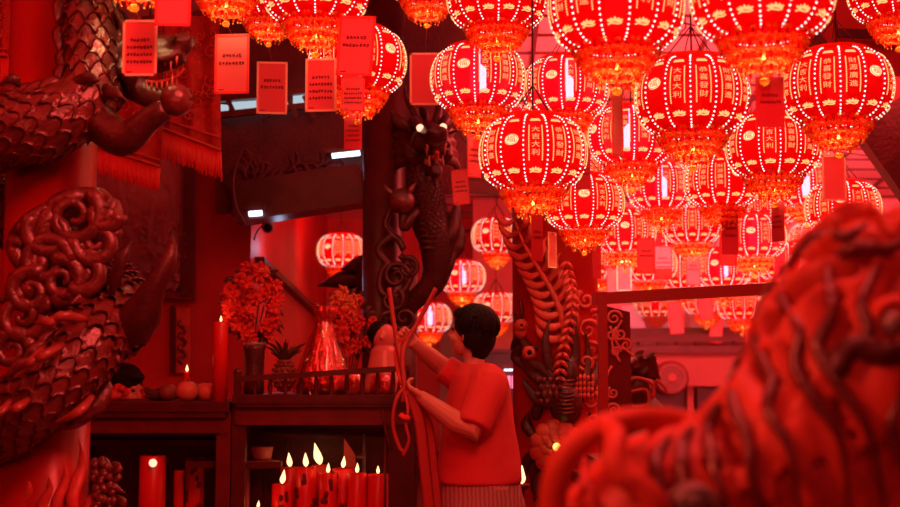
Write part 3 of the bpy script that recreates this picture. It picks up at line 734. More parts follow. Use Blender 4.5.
b.fuse('hind_leg', 'carve_dk', t, .01, 2)
b = MB()
for (x0, y0, x1, y1, x2, y2) in ((72, 312, 50, 322, 32, 322), (44, 345, 30, 362, 14, 368), (64, 344, 42, 356, 24, 364), (10, 400, 0, 412, -16, 414), (30, 398, 16, 408, 4, 412), (92, 396, 78, 412, 52, 424), (88, 320, 60, 316, 40, 330)):
    b.leaf([P(x0, y0, DL-.42), P(x1, y1, DL-.5), P(x2, y2, DL-.44)], .018, .5, base=.6)
b.build('whiskers', 'horn', t)
b = MB(); b.tube(*PP([(98, 392, -.12, .02), (92, 412, -.2, .02), (74, 424, -.22, .018), (50, 428, -.22, .012), (20, 440, -.2, .012)], DL)[:2], n=8); b.leaf([P(104, 378, DL-.2), P(96, 404, DL-.24), P(70, 424, DL-.24)], .045, .4)
b.build('cloud_rim', 'carve', t)
b = MB()                                    # flames carved low on the shaft
for i, (x, h, w_) in enumerate(((24, 34, 17), (45, 36, 15), (61, 49, 16), (77, 68, 20), (10, 22, 12), (91, 36, 10))):
    def fl(px, py):     # point on the shaft surface seen at px, py
        c = P(px, py, DL); dx = max(-.155, min(.155, c.x-cL.x)); return P(px, py, DL-math.sqrt(.163**2-dx*dx)-.006)
    y0 = 530; b.leaf([fl(x, y0), fl(x-5, 530-(h+23)*.35), fl(x+5, 530-(h+23)*.7), fl(x+2, 507-h)], w_*DL/F*.34, .5, normal=(0, -1, 0), seg=12, n=8)
    b.leaf([fl(x+3, y0), fl(x-1, 530-(h+23)*.3), fl(x+6, 530-(h+23)*.6)], w_*DL/F*.12, 1.6, normal=(0, -1, 0), seg=9)
b.build('flame_carving', 'carve_red', t)
b = MB(); rnd = random.Random(8)
for i in range(34):
    x, y = rnd.uniform(93, 116), rnd.uniform(450, 512); b.leaf([P(x, y, DL-.02), P(x+rnd.uniform(-4, 8), y+6, DL-.07), P(x+rnd.uniform(-2, 12), y+13, DL-.05)], .018, .5)
b.ell(P(104, 490, DL), (.04, .05, .12)); b.build('leaf_cluster', 'carve', t)

# ================================================================== DARK COLUMN AND ITS DRAGON
DC = 8.05; cC = P(383, 300, DC)
t = thing('dragon_post', 'dark round post with a snarling dragon whose eyes are lit', 'post', (cC.x, cC.y, 0))
b = MB(); b.lathe([(.15, 0), (.15, .1), (.130, .14), (.130, zc(DC)-.05), (0, zc(DC)-.05)], (cC.x, cC.y, 0), 32); b.build('shaft', 'wood', t)
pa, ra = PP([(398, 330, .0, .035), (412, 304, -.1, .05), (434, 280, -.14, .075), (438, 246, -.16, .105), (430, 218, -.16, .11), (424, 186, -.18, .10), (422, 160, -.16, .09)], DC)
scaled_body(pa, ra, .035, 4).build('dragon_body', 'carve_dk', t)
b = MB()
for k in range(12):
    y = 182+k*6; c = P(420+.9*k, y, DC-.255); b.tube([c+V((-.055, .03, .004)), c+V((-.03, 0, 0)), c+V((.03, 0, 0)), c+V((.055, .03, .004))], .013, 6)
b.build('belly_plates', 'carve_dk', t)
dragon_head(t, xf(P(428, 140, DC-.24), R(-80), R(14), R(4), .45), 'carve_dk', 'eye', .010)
b = MB()
b.tube(*PP([(436, 250, -.15, .05), (450, 236, -.20, .055), (455, 216, -.20, .036), (459, 192, -.20, .006)], DC)[:2], n=10)
b.leaf([P(440, 262, DC-.16), P(458, 246, DC-.2), P(461, 216, DC-.2)], .055, .5)
b.leaf([P(440, 282, DC-.14), P(450, 265, DC-.2), P(459, 236, DC-.2)], .035, .5)
b.tube(*PP([(424, 205, -.2, .03), (412, 216, -.26, .035), (404, 228, -.26, .03), (402, 210, -.26, .025)], DC)[:2], n=8)
claw(b, P(404, 212, DC-.27), (-.4, 0, .8), (-1, -.5, 0), .05)
for l in (((392, 268), (378, 250), (394, 236), (404, 250)), ((396, 300), (380, 290), (384, 268), (400, 270)), ((400, 255), (412, 270), (404, 290), (388, 300)), ((398, 240), (386, 226), (390, 212), (398, 206))):
    pth = [P(x, y, DC-.18) for x, y in spline(l, 6)]; b.tube(pth, [.022]*len(pth), 8)
b.fuse('claws_and_scrolls', 'carve_dk', t, .008, 1)
b = MB(); b.ell(P(402, 201, DC-.30), (.080, .080, .078), 18, 12); b.leaf([P(396, 196, DC-.3), P(388, 190, DC-.3), P(384, 184, DC-.3)], .02, .5); b.leaf([P(408, 194, DC-.3), P(412, 188, DC-.3), P(416, 182, DC-.3)], .02, .5)
b.build('pearl', 'carve', t)
b = MB(); rnd = random.Random(15)
for (x, y, r_, dr, a0) in ((396, 276, 14, 1, 0), (408, 268, 11, -1, 2), (392, 300, 12, -1, 1), (404, 318, 13, 1, 3), (388, 322, 10, 1, 1)):
    b.tube(spiral(P(x, y, DC-.2), (1, 0, 0), (0, 0, 1), r_*DC/F, 1.5, 24, dr, a0), [.018-.0005*i for i in range(25)], 7)
b.ell(P(397, 296, DC-.1), (.085, .09, .2)); b.build('scroll_carving', 'carve_dk', t)

# ================================================================== PHOENIX PILLAR
DP = 8.0; cP = P(556, 400, DP); RP = .264
t = thing('phoenix_pillar', 'red round pillar carved with a phoenix, feathers and peonies', 'pillar', (cP.x, cP.y, 0))
b = MB(); b.lathe([(.30, 0), (.30, .1), (RP, .15), (RP, 2.30), (RP+.02, 2.32), (RP+.02, 2.36), (0, 2.38)], (cP.x, cP.y, 0), 48); b.build('shaft', 'lacq', t)
def fp(px, py, off=.02):
    c = P(px, py, DP); dx = max(-RP*.98, min(RP*.98, c.x-cP.x)); return P(px, py, DP-math.sqrt(max(0, RP**2-dx*dx))-off)
b = MB()                                    # the long flaming tail frond
spine = [(566, 345), (562, 318), (552, 292), (538, 268), (524, 244), (513, 216)]
sp = spline(spine, 5)
b.tube([fp(x, y, .03) for x, y in sp], [.026-.0008*i for i in range(len(sp))], 8)
for i in range(2, len(sp)-1, 2):
    x, y = sp[i]; k = 1-.4*i/len(sp); w_ = .024*k+.006
    b.leaf([fp(x, y, .03), fp(x-14*k, y+4, .05), fp(x-27*k, y-4, .05), fp(x-30*k, y-20*k-4, .035)], w_, .45, seg=9)
    b.leaf([fp(x, y, .03), fp(x+10*k, y-12*k, .05), fp(x+10*k, y-26*k, .05), fp(x+17*k, y-36*k, .035)], w_, .45, seg=9)
b.build('tail_frond', 'carve_red', t)
b = MB()                                    # braided chain of petals, the back of the bird
for i in range(17):
    y = 262+i*8.2; x = 566+6*sin(i*.35)
    for s in (-1, 1): b.leaf([fp(x, y, .06), fp(x+s*4, y+4, .08), fp(x+s*8, y+9, .06)], .014, .5)
b.build('feather_chain', 'carve_red', t)
b = MB()                                    # dark wings and body
b.ell(fp(566, 405, .02), (.10, .10, .13)); b.ell(fp(570, 375, .02), (.06, .07, .12))
for l in (((560, 400), (548, 372), (530, 362), (516, 346)), ((556, 405), (544, 384), (528, 372), (514, 362)), ((558, 395), (548, 360), (546, 335), (552, 312)), ((552, 405), (538, 400), (526, 385), (520, 372)),
          ((572, 400), (586, 378), (588, 350), (582, 318)), ((575, 405), (592, 385), (600, 355), (596, 325)), ((570, 390), (576, 355), (574, 325), (578, 296))):
    b.leaf([fp(x, y, .06) for x, y in l], .036, .4, seg=12, base=.5)
b.fuse('wings', 'carve_dk', t, .008, 1)
b = MB()
for k in range(9): b.tube([fp(558, 380+k*4, .12), fp(566, 381+k*4, .145), fp(574, 380+k*4, .12)], .006, 6)
b.build('breast_rings', 'carve', t)
b = MB()                                    # seed-pod bud with bumps
b.ell(fp(548, 391, .04), (.06, .05, .075))
for i in range(14):
    x = 538+(i % 4)*6.2+(3 if (i//4) % 2 else 0); y = 380+(i//4)*7; b.ell(fp(x, y, .085), (.017, .014, .018), 8, 6)
b.build('seed_pod', 'carve', t)
def flower(b, px, py, r_, rows=3, off=.06, mi=0):
    c = fp(px, py, off)
    for q in range(rows):
        n = 11-q*2; rr = r_*(1-.24*q)
        for k in range(n):
            a = 2*pi*k/n+q*.5; d = V((cos(a), 0, sin(a)))
            b.ell(c+d*rr*.62+V((0, -.02-.018*q, 0)), (rr*.30, rr*.14, rr*.26), 10, 6, mi, Matrix.Rotation(-a, 3, 'Y') @ Matrix.Rotation(.5, 3, 'Z'))
b = MB(); flower(b, 557, 447, .19, 4, .05); b.build('peony', 'carve_red', t)
b = MB(); b.ell(fp(557, 447, .15), (.024, .024, .024)); o = b.build('lamp_bulb', 'yellow', t); o['label'] = 'small lit yellow bulb in the heart of the peony'
b = MB(); flower(b, 521, 326, .05, 3, .03); b.ell(fp(521, 332, .03), (.04, .03, .04)); b.build('peony_bud', 'carve_red', t)
b = MB(); flower(b, 529, 353, .05, 2, .04); b.build('small_blossom', 'carve_red', t)
b = MB()
for l in (((521, 338), (530, 350), (540, 345)), ((523, 345), (516, 358), (530, 372)), ((535, 420), (538, 408), (546, 402)), ((544, 470), (536, 486), (542, 505)), ((540, 462), (534, 470), (533, 490)), ((568, 470), (582, 482), (590, 500)),
          ((570, 430), (574, 412), (584, 408)), ((578, 440), (592, 425), (588, 410)), ((534, 436), (526, 424), (530, 410)), ((536, 452), (527, 462), (524, 480)), ((512, 350), (522, 330), (514, 312)), ((540, 300), (548, 312), (545, 330))):
    b.leaf([fp(x, y, .035) for x, y in l], .036, .35, seg=8)
b.build('leaves', 'carve_dk', t)
b = MB()
for l in (((524, 340), (532, 360), (538, 378)), ((520, 300), (522, 312), (521, 322)), ((534, 500), (545, 488), (552, 470))):
    b.tube([fp(x, y, .02) for x, y in spline(l, 5)], .01, 6)
b.build('stems', 'carve_dk', t)
b = MB()                                    # scrolls and knots on the right flank
for (x, y, r_, dr, a0) in ((588, 330, 11, 1, 0), (592, 352, 10, -1, 2), (586, 362, 9, 1, 3), (594, 318, 8, 1, 1), (590, 400, 9, -1, 1), (586, 300, 9, 1, 2), (592, 420, 9, 1, 2)):
    b.tube(spiral(fp(x, y, .05), (1, 0, 0), (0, 0, 1), r_*DP/F, 1.4, 22, dr, a0), [.014-.0003*i for i in range(23)], 6)
b.build('scrolls', 'carve_red', t)
b = MB()
for i in range(24):
    x = 577+(i % 6)*4; y = 374+(i//6)*6; b.leaf([fp(x, y, .07), fp(x-1, y+4, .085), fp(x+1, y+10, .07)], .012, .5)
b.build('breast_tufts', 'carve_red', t)

# ================================================================== HANGING BANNERS WITH FRINGES
def banner(label, quad, d, fr, nfr, seed, dd=0.0):
    """quad: four px corners TL TR BR BL"""
    ps = [P(x, y, d) for x, y in quad]
    c = (ps[0]+ps[1])/2; t = thing('fringed_banner', label, 'banner', c, 'embroidered banners at the left')
    b = MB(); n = 18; vs = []
    for side in (0, .012):
        for j in range(n+1):
            for i in range(n+1):
                u, v = i/n, j/n; p = ps[0].lerp(ps[1], u).lerp(ps[3].lerp(ps[2], u), v); p = p + V((0, .018*sin(u*17+seed)+side, 0)); vs.append(p)
    k = (n+1)**2
    fs = [(j*(n+1)+i, j*(n+1)+i+1, (j+1)*(n+1)+i+1, (j+1)*(n+1)+i) for j in range(n) for i in range(n)]
    fs += [tuple(k+q for q in reversed(f)) for f in fs]
    b.add(vs, fs); b.build('cloth', 'cloth', t)
    b = MB(); b.bar(ps[0]+V((-.05, .01, .01)), ps[1]+V((.05, .01, .01)), .025, .025)
    for q in (ps[0], ps[1]): b.tube([q+V((0, .01, 0)), V((q.x, q.y+.01, zc(q.y)+.02))], .006, 5)
    b.build('hanging_rod', 'wood', t, False)
    b = MB(); rnd = random.Random(seed)
    b.bar(ps[3]+V((0, -.02, .01)), ps[2]+V((0, -.02, .01)), .02, .012)
    b.bar(ps[3].lerp(ps[0], .1)+V((0, -.02, 0)), ps[2].lerp(ps[1], .1)+V((0, -.02, 0)), .012, .008); b.build('braid', 'carve_red', t, False)
    b = MB()
    for i in range(nfr):
        u = (i+.5)/nfr; p = ps[3].lerp(ps[2], u)+V((0, .004*rnd.random(), 0)); L = fr*d/F*rnd.uniform(.88, 1.05)
        b.tube([p, p+V((rnd.uniform(-.004, .004), 0, -L*.5)), p+V((rnd.uniform(-.01, .01), 0, -L))], [.0075, .008, .006], 5)
    b.build('fringe', 'ribbon', t)
    b = MB()                                # embroidered clouds
    for i in range(26):
        u, v = rnd.uniform(.06, .94), rnd.uniform(.05, .85); p = ps[0].lerp(ps[1], u).lerp(ps[3].lerp(ps[2], u), v)+V((0, -.024, 0))
        b.tube(spiral(p, (1, 0, 0), (0, 0, 1), rnd.uniform(.02, .05), 1.2, 14, rnd.choice((-1, 1)), rnd.uniform(0, 6)), .004, 4)
    b.build('embroidery', 'carve_red', t)
banner('broad embroidered red banner with a fringe, hanging behind the dragon snout', [(150, 20), (219, 12), (221, 152), (163, 130)], 7.6, 29, 40, 2)
banner('lower red banner whose long fringe hangs in front of the relief picture', [(60, 70), (162, 90), (160, 168), (88, 146)], 7.4, 24, 52, 5)
banner('narrow red banner with fringe cut by the left edge of the picture', [(-30, -20), (9, -20), (9, 58), (-30, 55)], 6.6, 32, 24, 9)

# ================================================================== LEFT WALL: RELIEF PICTURE AND PLAQUE
DW = 9.16
t = thing('relief_picture', 'large framed relief of dark peaks behind glass on the red wall', 'picture', P(145, 300, DW))
b = MB(); n = 60; x0, x1, y0, y1 = 60, 186, 120, 290
vs = []
for j in range(n+1):
    for i in range(n+1):
        p = P(x0+(x1-x0)*i/n, y0+(y1-y0)*j/n, DW); h = noise.ridged_multi_fractal(V((p.x*2.4, 0, p.z*2.4)), 1.0, 2.2, 5, 1, 2)*.045 + noise.noise(V((p.x*14, 3, p.z*14)))*.02
        vs.append(p + V((0, -.03-max(0, h), 0)))
b.add(vs, [(j*(n+1)+i, j*(n+1)+i+1, (j+1)*(n+1)+i+1, (j+1)*(n+1)+i) for j in range(n) for i in range(n)])
b.build('relief', 'relief', t)
b = MB(); rnd = random.Random(4)
for i in range(70):
    x, y = rnd.uniform(105, 182), rnd.uniform(210, 284); c = P(x, y, DW-.07); a = rnd.uniform(0, 6.3); d = V((cos(a), 0, sin(a)))
    b.leaf([c, c+d*.05+V((0, -.03, 0)), c+d*.1], .022, .6)
for l in (((110, 250), (124, 215), (120, 180), (132, 160)), ((150, 255), (152, 215), (160, 185), (156, 165)), ((170, 275), (166, 230), (174, 200), (168, 180))):
    b.tube([P(x, y, DW-.07) for x, y in spline(l, 5)], .035, 8)
b.build('carved_figures', 'relief', t)
b = MB(); b.bar(P(188, 118, DW-.06), P(188, 296, DW-.06), .09, .10, up=(0, 1, 0)); b.build('frame_side', 'wood', t, False)
b = MB(); b.bar(P(50, 290, DW-.04), P(195, 296, DW-.04), .055, .10, up=(0, 1, 0)); b.build('frame_rail', 'wood2', t, False)
b = MB(); b.bar(P(50, 120, DW-.04), P(195, 120, DW-.04), .06, .10, up=(0, 1, 0)); b.build('frame_rail', 'wood2', t, False)
b = MB(); b.poly([P(60, 122, DW-.13), P(183, 122, DW-.13), P(183, 288, DW-.13), P(60, 288, DW-.13)], (0, .006, 0)); b.build('glass_pane', 'pane', t, False)
t = thing('wall_plaque', 'narrow dark plaque with a faint carved figure above the left altar', 'plaque', P(178, 375, DW))
b = MB(); b.poly([P(176, 308, DW-.02), P(190, 308, DW-.02), P(190, 373, DW-.02), P(176, 373, DW-.02)], (0, .03, 0)); b.build('board', 'carve_red', t, False)
b = MB(); b.bar(P(173, 306, DW-.03), P(173, 373, DW-.03), .035, .05, up=(0, 1, 0)); b.build('edge_strip', 'wood', t, False)
b = MB()
for k in range(7): b.leaf([P(182, 320+k*6, DW-.025), P(179+k % 2*6, 324+k*6, DW-.05), P(183, 330+k*6, DW-.03)], .014, .6)
b.build('carved_figure', 'carve', t)

# ================================================================== SMALL FIXTURES
t = thing('fluorescent_lamp', 'short white fluorescent tube fixed on the dark upper panel', 'lamp', P(345, 158, 8.6))
b = MB(); b.box(P(345, 152, 8.62), (.24, .10, .03)); b.build('housing', 'wood', t, False)
b = MB(); b.tube([P(332, 156, 8.52), P(360, 153, 8.52)], .017, 10); b.build('tube', 'tube', t)
t = thing('fluorescent_lamp', 'white lamp at the left end of the beam above the bouquets', 'lamp', P(256, 216, 8.45))
b = MB(); b.box(P(256, 209, 8.42), (.12, .08, .05)); b.build('housing', 'wood', t, False)
b = MB(); b.tube([P(249, 214, 8.36), P(262, 213, 8.36)], .018, 10); b.build('tube', 'tube', t)
l = bpy.data.lights.new('blue_lamp_light', 'POINT'); l.energy = 1.6; l.color = (.5, .66, 1); l.shadow_soft_size = .04
o = bpy.data.objects.new('blue_lamp_light', l); COL.objects.link(o); o.location = (xl+.16, 9.75, P(0, 248, 9.75).z)
t = thing('security_camera', 'small white security camera on a bracket beside the opening', 'camera', P(270, 218, 9.0))
b = MB(); b.tube([P(268, 219, 9.2), P(268, 227, 8.98)], [.045, .045], 12); b.build('housing', 'white', t)
b = MB(); b.tube([P(268, 227, 8.975), P(268, 228.5, 8.96)], .03, 10); b.build('lens', 'wick', t)
b = MB(); b.tube([P(268, 219, 9.2), V((xl+.01, 9.3, P(268, 215, 9.2).z))], .012, 6); b.tube([P(x, y, 9.1) for x, y in spline([(268, 222), (258, 230), (254, 240)], 5)], .006, 5); b.build('bracket', 'wood', t)
b = MB(); b.leaf([P(388, 278, 9.0), P(352, 278, 9.0), P(317, 286, 9.0)], .085, .5, base=1.2); b.leaf([P(392, 262, 8.9), P(364, 264, 8.9), P(340, 270, 8.9)], .075, .5, base=1.2); b.leaf([P(392, 294, 9), P(365, 294, 9), P(334, 300, 9)], .09, .5, base=1.2); b.box(P(372, 284, 9.0), (.2, .3, .28))
xs = P(392, 330, 9.1).x; zs = P(0, 258, 9.1).z; b.box((xs, 9.1, zs/2), (.34, .5, zs))
tag(b.build('shrine', 'wood', None), 'dark shrine with upswept eaves behind the tall post and the bouquet', 'shrine')

# ================================================================== ALTARS
DA = 6.9
def X(px, d=DA): return P(px, 400, d).x
def Z(py, d=DA): return P(450, py, d).z
zt = Z(402)
t = thing('altar_table', 'long dark altar table with a red candle burning below it', 'table', ((X(60)+X(230))/2, DA+.4, 0))
b = MB(); b.box(((X(40)+X(231))/2, DA+.38, zt-.025), (X(231)-X(40), .86, .05)); b.box(((X(40)+X(231))/2, DA+.36, zt-.065), (X(231)-X(40)-.04, .80, .03)); b.build('table_top', 'wood', t, False)
b = MB(); b.box(((X(40)+X(229))/2, DA+.02, (Z(412)+Z(434))/2), (X(229)-X(40), .05, Z(412)-Z(434))); b.box(((X(40)+X(222))/2, DA+.0, Z(430)), (X(222)-X(40), .03, .03)); b.build('apron', 'wood2', t, False)
for x in (X(224), X(48)):
    for y in (DA+.04, DA+.7):
        b = MB(); b.box((x, y, Z(412)/2), (.075, .075, Z(412))); b.box((x-.008, y, .03), (.085, .1, .06)); b.build('leg', 'wood2', t, False)
b = MB(); b.box(((X(40)+X(226))/2, DA+.45, Z(446)), (X(226)-X(40)-.1, .3, .03)); b.box(((X(180)+X(222))/2, DA+.2, Z(466)), (X(222)-X(185), .2, .035)); b.build('shelf', 'wood', t, False)
b = MB(); b.box(((X(40)+X(226))/2, DA+.74, .52), (X(226)-X(40), .03, .98)); b.build('back_panel', 'wall_dk', t, False)
t = thing('altar_cabinet', 'dark altar cabinet with a baluster railing, glowing candles inside', 'cabinet', ((X(236)+X(410))/2, DA+.4, 0))
xa, xb = X(233.5), X(414)
b = MB(); b.box(((xa+xb)/2, DA+.38, Z(399)), (xb-xa, .86, .045)); b.box(((xa+xb)/2, DA+.36, Z(404)), (xb-xa-.04, .80, .03)); b.build('table_top', 'wood', t, False)
b = MB(); b.box(((xa+xb)/2, DA+.02, (Z(404)+Z(424))/2), (xb-xa-.02, .05, Z(404)-Z(424))); b.box(((xa+xb)/2, DA, Z(422)), (xb-xa-.04, .03, .03)); b.build('apron', 'wood2', t, False)
for x, w_ in ((X(239), .07), (X(401), .13)):
    for y in (DA+.04, DA+.7):
        b = MB(); b.box((x, y, Z(404)/2), (w_, .075, Z(404))); b.box((x+.008, y, .03), (w_+.01, .1, .06)); b.build('leg', 'wood', t, False)
b = MB(); b.bar(V((xa+.02, DA, Z(379))), V((xb-.02, DA, Z(368))), .045, .03); b.build('rail', 'wood', t, False)
for i in range(12):
    x = xa+.03+(xb-xa-.06)*i/11; b = MB(); z0, z1 = Z(398), Z(379)+(Z(368)-Z(379))*i/11
    b.lathe([(.016, z0), (.009, z0+.02), (.015, (z0+z1)/2), (.009, z1-.02), (.016, z1)], (x, DA, 0), 10); b.build('baluster', 'wood', t)
b = MB(); b.box((xa+.02, DA, (Z(398)+Z(374))/2), (.035, .035, Z(374)-Z(398))); b.ell((xa+.02, DA, Z(372)), (.022, .022, .022)); b.build('corner_post', 'wood', t, False)
b = MB(); b.box(((xa+xb)/2, DA+.74, .52), (xb-xa, .03, 1.0)); b.build('back_panel', 'wall_dk', t, False)
b = MB(); b.bar(V((X(244), DA+.64, Z(440))), V((X(390), DA+.64, Z(446))), .04, .02); b.build('inner_shelf', 'wood', t, False)
b = MB(); b.bar(V((X(244), DA+.1, Z(467))), V((X(280), DA+.1, Z(466))), .05, .03); b.build('inner_shelf', 'wood', t, False)
b = MB(); b.box(((X(244)+X(392))/2, DA+.3, Z(640)), (X(392)-X(244), .5, .03)); b.build('bottom_shelf', 'wood', t, False)
b = MB(); b.tube([V((X(385), DA+.05, Z(424))), V((X(385), DA+.05, .05))], .008, 6); b.tube([V((X(382), DA-.02, Z(398))), V((X(384), DA-.02, Z(420))), V((X(392), DA-.02, Z(450)))], .007, 6); b.build('cable', 'wood2', t)

shelfz = Z(640)+.017
def candle(px, py, wpx, d, label, flame=1, group=None, marks=0, zb=None, fh=14, lean=0):
    c = P(px, py, d); r_ = wpx*d/F/2; zb = zb if zb is not None else shelfz
    t = thing('red_candle', label, 'candle', (c.x, c.y, zb), group)
    H = c.z
    b = MB(); b.lathe([(0, zb), (r_, zb), (r_, H-.006), (r_*.92, H), (r_*.75, H-.004), (r_*.3, H-.014), (0, H-.014)], (c.x, c.y, 0), 24); b.build('wax_body', 'candle', t)
    b = MB(); b.tube([(c.x, c.y, H-.015), (c.x+.001, c.y, H+.012)], .003, 5); b.build('wick', 'wick', t)
    if flame:
        h = .85*fh*d/F; b = MB()
        b.lathe([(0, H), (h*.13, H+h*.12), (h*.2, H+h*.3), (h*.15, H+h*.55), (h*.06, H+h*.82), (0, H+h)], (c.x, c.y, 0), 10)
        b.v = [(x+lean*(z-H), y, z) for x, y, z in b.v]; b.build('flame', 'flame', t)
    if marks:
        b = MB(); rnd = random.Random(int(px))
        for k in range(4):      # dark painted dragon-like patches on the wax
            a = rnd.uniform(-2.6, -.6); z = H-.06-.07*k
            for q in range(4):
                aa = a+rnd.uniform(-.3, .3); zz = z+rnd.uniform(-.025, .025); b.ell((c.x+cos(aa)*r_, c.y+sin(aa)*r_, zz), (.012, .006, .018), 8, 6)
        b.build('painted_marks', 'wood2', t)
    if flame:
        l = bpy.data.lights.new('candle_light', 'POINT'); l.energy = .16; l.color = (1, .14, .05); l.shadow_soft_size = .012
        o = bpy.data.objects.new('candle_light', l); COL.objects.link(o); o.location = (c.x, c.y-.01, H+.04)
G = 'thick red candles burning inside the altar cabinet'
for i, (px, py, wd, dd, fh, mk, lab) in enumerate((
    (258, 508, 19, .10, 9, 0, 'shortest thick red candle, front left in the altar cabinet, its flame at the lower edge'),
    (282, 484, 20, .20, 17, 1, 'thick red candle standing forward of the row with a low leaning flame'),
    (290, 467, 19, .42, 17, 0, 'thick red candle at the left of the lit row with a slim flame'),
    (306, 467, 21, .28, 17, 1, 'thick red candle with a broad flame, beside the one with the tallest flame'),
    (320, 465, 17, .45, 26, 0, 'thick red candle with the tallest flame of the row'),
    (328, 473, 18, .22, 12, 1, 'thick red candle just right of the tallest flame, with a small round flame'),
    (343, 468, 21, .34, 14, 1, 'thick red candle with a wide round flame in the middle of the cabinet'),
    (357, 473, 20, .22, 12, 0, 'thick red candle under the red triangle standing in the cabinet'),
    (378, 474, 21, .22, 10, 0, 'thick red candle nearest the right leg of the cabinet'))):
    candle(px, py, wd, DA+dd, lab, 1, G, mk, None, fh, (.1, .15, -.1, -.05, -.25, .05, .1, .05, 0)[i])
candle(153, 455, 26, DA+.22, 'large glowing red candle under the left altar table', 0, None, 0, 0.0)
b = MB(); c = P(153, 463, DA+.19-.09); b.ell(c, (.022, .012, .022)); tag(b.build('tea_light', 'eye', None), 'small bright light shining on the large candle under the altar table', 'light')
candle(195, 458, 19, DA+.42, 'dim unlit red candle beside the large glowing one under the table', 0, None, 1, 0.0)
candle(179, 470, 10, DA+.35, 'slim unlit candle between the two thick ones under the altar table', 0, None, 0, 0.0)
candle(221, 322, 15, DA+.12, 'tall red candle standing on the altar table by the railing corner', 1, None, 0, zt, 8)
candle(187, 372, 6, DA+.42, 'thin red taper with a tiny flame behind the pale fruits', 1, None, 0, zt, 9)
b = MB(); b.poly([P(344, 438, DA+.55), P(355, 455, DA+.55), P(356, 466, DA+.55), P(344, 466, DA+.55)], (0, .015, 0)); b.box(P(350, 476, DA+.56), (.05, .03, .14))
tag(b.build('folded_card', 'tag', None, False), 'red folded card standing behind the candles', 'card')
b = MB(); b.tube([P(364, 434, DA+.55), P(364, 452, DA+.55), P(362, 458, DA+.5)], .008, 8); b.ell(P(361, 457, DA+.5), (.03, .02, .012)); b.tube([P(364, 452, DA+.55), V((P(364, 500, DA+.5).x, DA+.5, Z(640)+.018))], .010, 6)
tag(b.build('metal_ladle', 'grey', None), 'thin metal ladle upright behind the candles in the cabinet', 'ladle')
for px, py, r_ in ((262, 450, 9), (250, 458, 8), (172, 440, 6)):
    pass
b = MB(); c = P(262, 452, DA+.5); b.lathe([(0, 0), (.05, 0), (.055, .01), (.065, .07), (.06, .075), (.05, .02), (0, .015)], (c.x, c.y, c.z-.04), 20); b.box((c.x, c.y, c.z-.06), (.2, .2, .03)); b.box((c.x-.1, c.y+.12, (c.z-.06+shelfz)/2), (.03, .03, c.z-.06-shelfz))
tag(b.build('offering_bowl', 'bowl', None), 'small bowl on a stand at the left inside the altar cabinet', 'bowl')

# offerings on the left table
def fruit(px, py, r_, d, m_, label, name='pomelo'):
    rr = r_*d/F; c = P(px, py, d); c.z = zt+rr*.93
    t = thing(name, label, 'fruit', (c.x, c.y, zt), 'fruits on the altar table'); b = MB()
    n1, n2 = 20, 14; vs = []
    for i in range(n2+1):
        a = pi*i/n2
        for j in range(n1): bb = 2*pi*j/n1; q = 1 - .10*math.exp(-a*a*14); vs.append(c + V((sin(a)*cos(bb)*rr, sin(a)*sin(bb)*rr, cos(a)*rr*.96*q)))
    b.add(vs, [(i*n1+j, (i+1)*n1+j, (i+1)*n1+(j+1) % n1, i*n1+(j+1) % n1) for i in range(n2) for j in range(n1)]); b.build('fruit_skin', m_, t)
    b = MB(); b.tube([c+V((0, 0, rr*.82)), c+V((.004, 0, rr*1.05))], .005, 6); b.build('stem', 'leaf', t)
fruit(187, 396, 11, DA+.14, 'fruit', 'pale round fruit on the altar table, nearer the seated person')
fruit(206, 396, 10, DA+.20, 'fruit', 'pale round fruit on the altar table, next to the tall candle')
fruit(168, 396, 9, DA+.30, 'fruit_dk', 'dark round fruit on the altar table left of the pale ones')
fruit(195, 390, 9, DA+.44, 'fruit_dk', 'dark fruit peeping from behind the two pale ones')
b = MB(); rnd = random.Random(2); c0 = P(107, 400, DA+.25); c0.z = zt+.03
for i in range(26):
    a = rnd.uniform(0, 6.3); c = c0+V((cos(a)*rnd.uniform(0, .09), sin(a)*rnd.uniform(0, .06), rnd.uniform(0, .05))); d = V((cos(a), sin(a)*.6, rnd.uniform(.1, .7)))*.045
    b.leaf([c, c+d*.6, c+d], .024, .35, normal=(0, -.6, .8))
b.ell(c0, (.09, .06, .035)); tag(b.build('paper_flower', 'flower', None), 'crumpled pink red paper flower on the altar table in front of the face', 'flower')
b = MB(); rnd = random.Random(3); c0 = P(160, 400, DA+.4); c0.z = zt+.02
for i in range(16):
    a = rnd.uniform(0, pi); c = c0+V((rnd.uniform(-.05, .05), 0, 0)); d = V((cos(a), -.1, abs(sin(a))*.7))*.09; b.leaf([c, c+d*.6, c+d], .018, .3)
b.ell(c0, (.06, .05, .03)); tag(b.build('leafy_sprig', 'leaf', None), 'dark leafy sprig lying between the face and the fruits', 'plant')

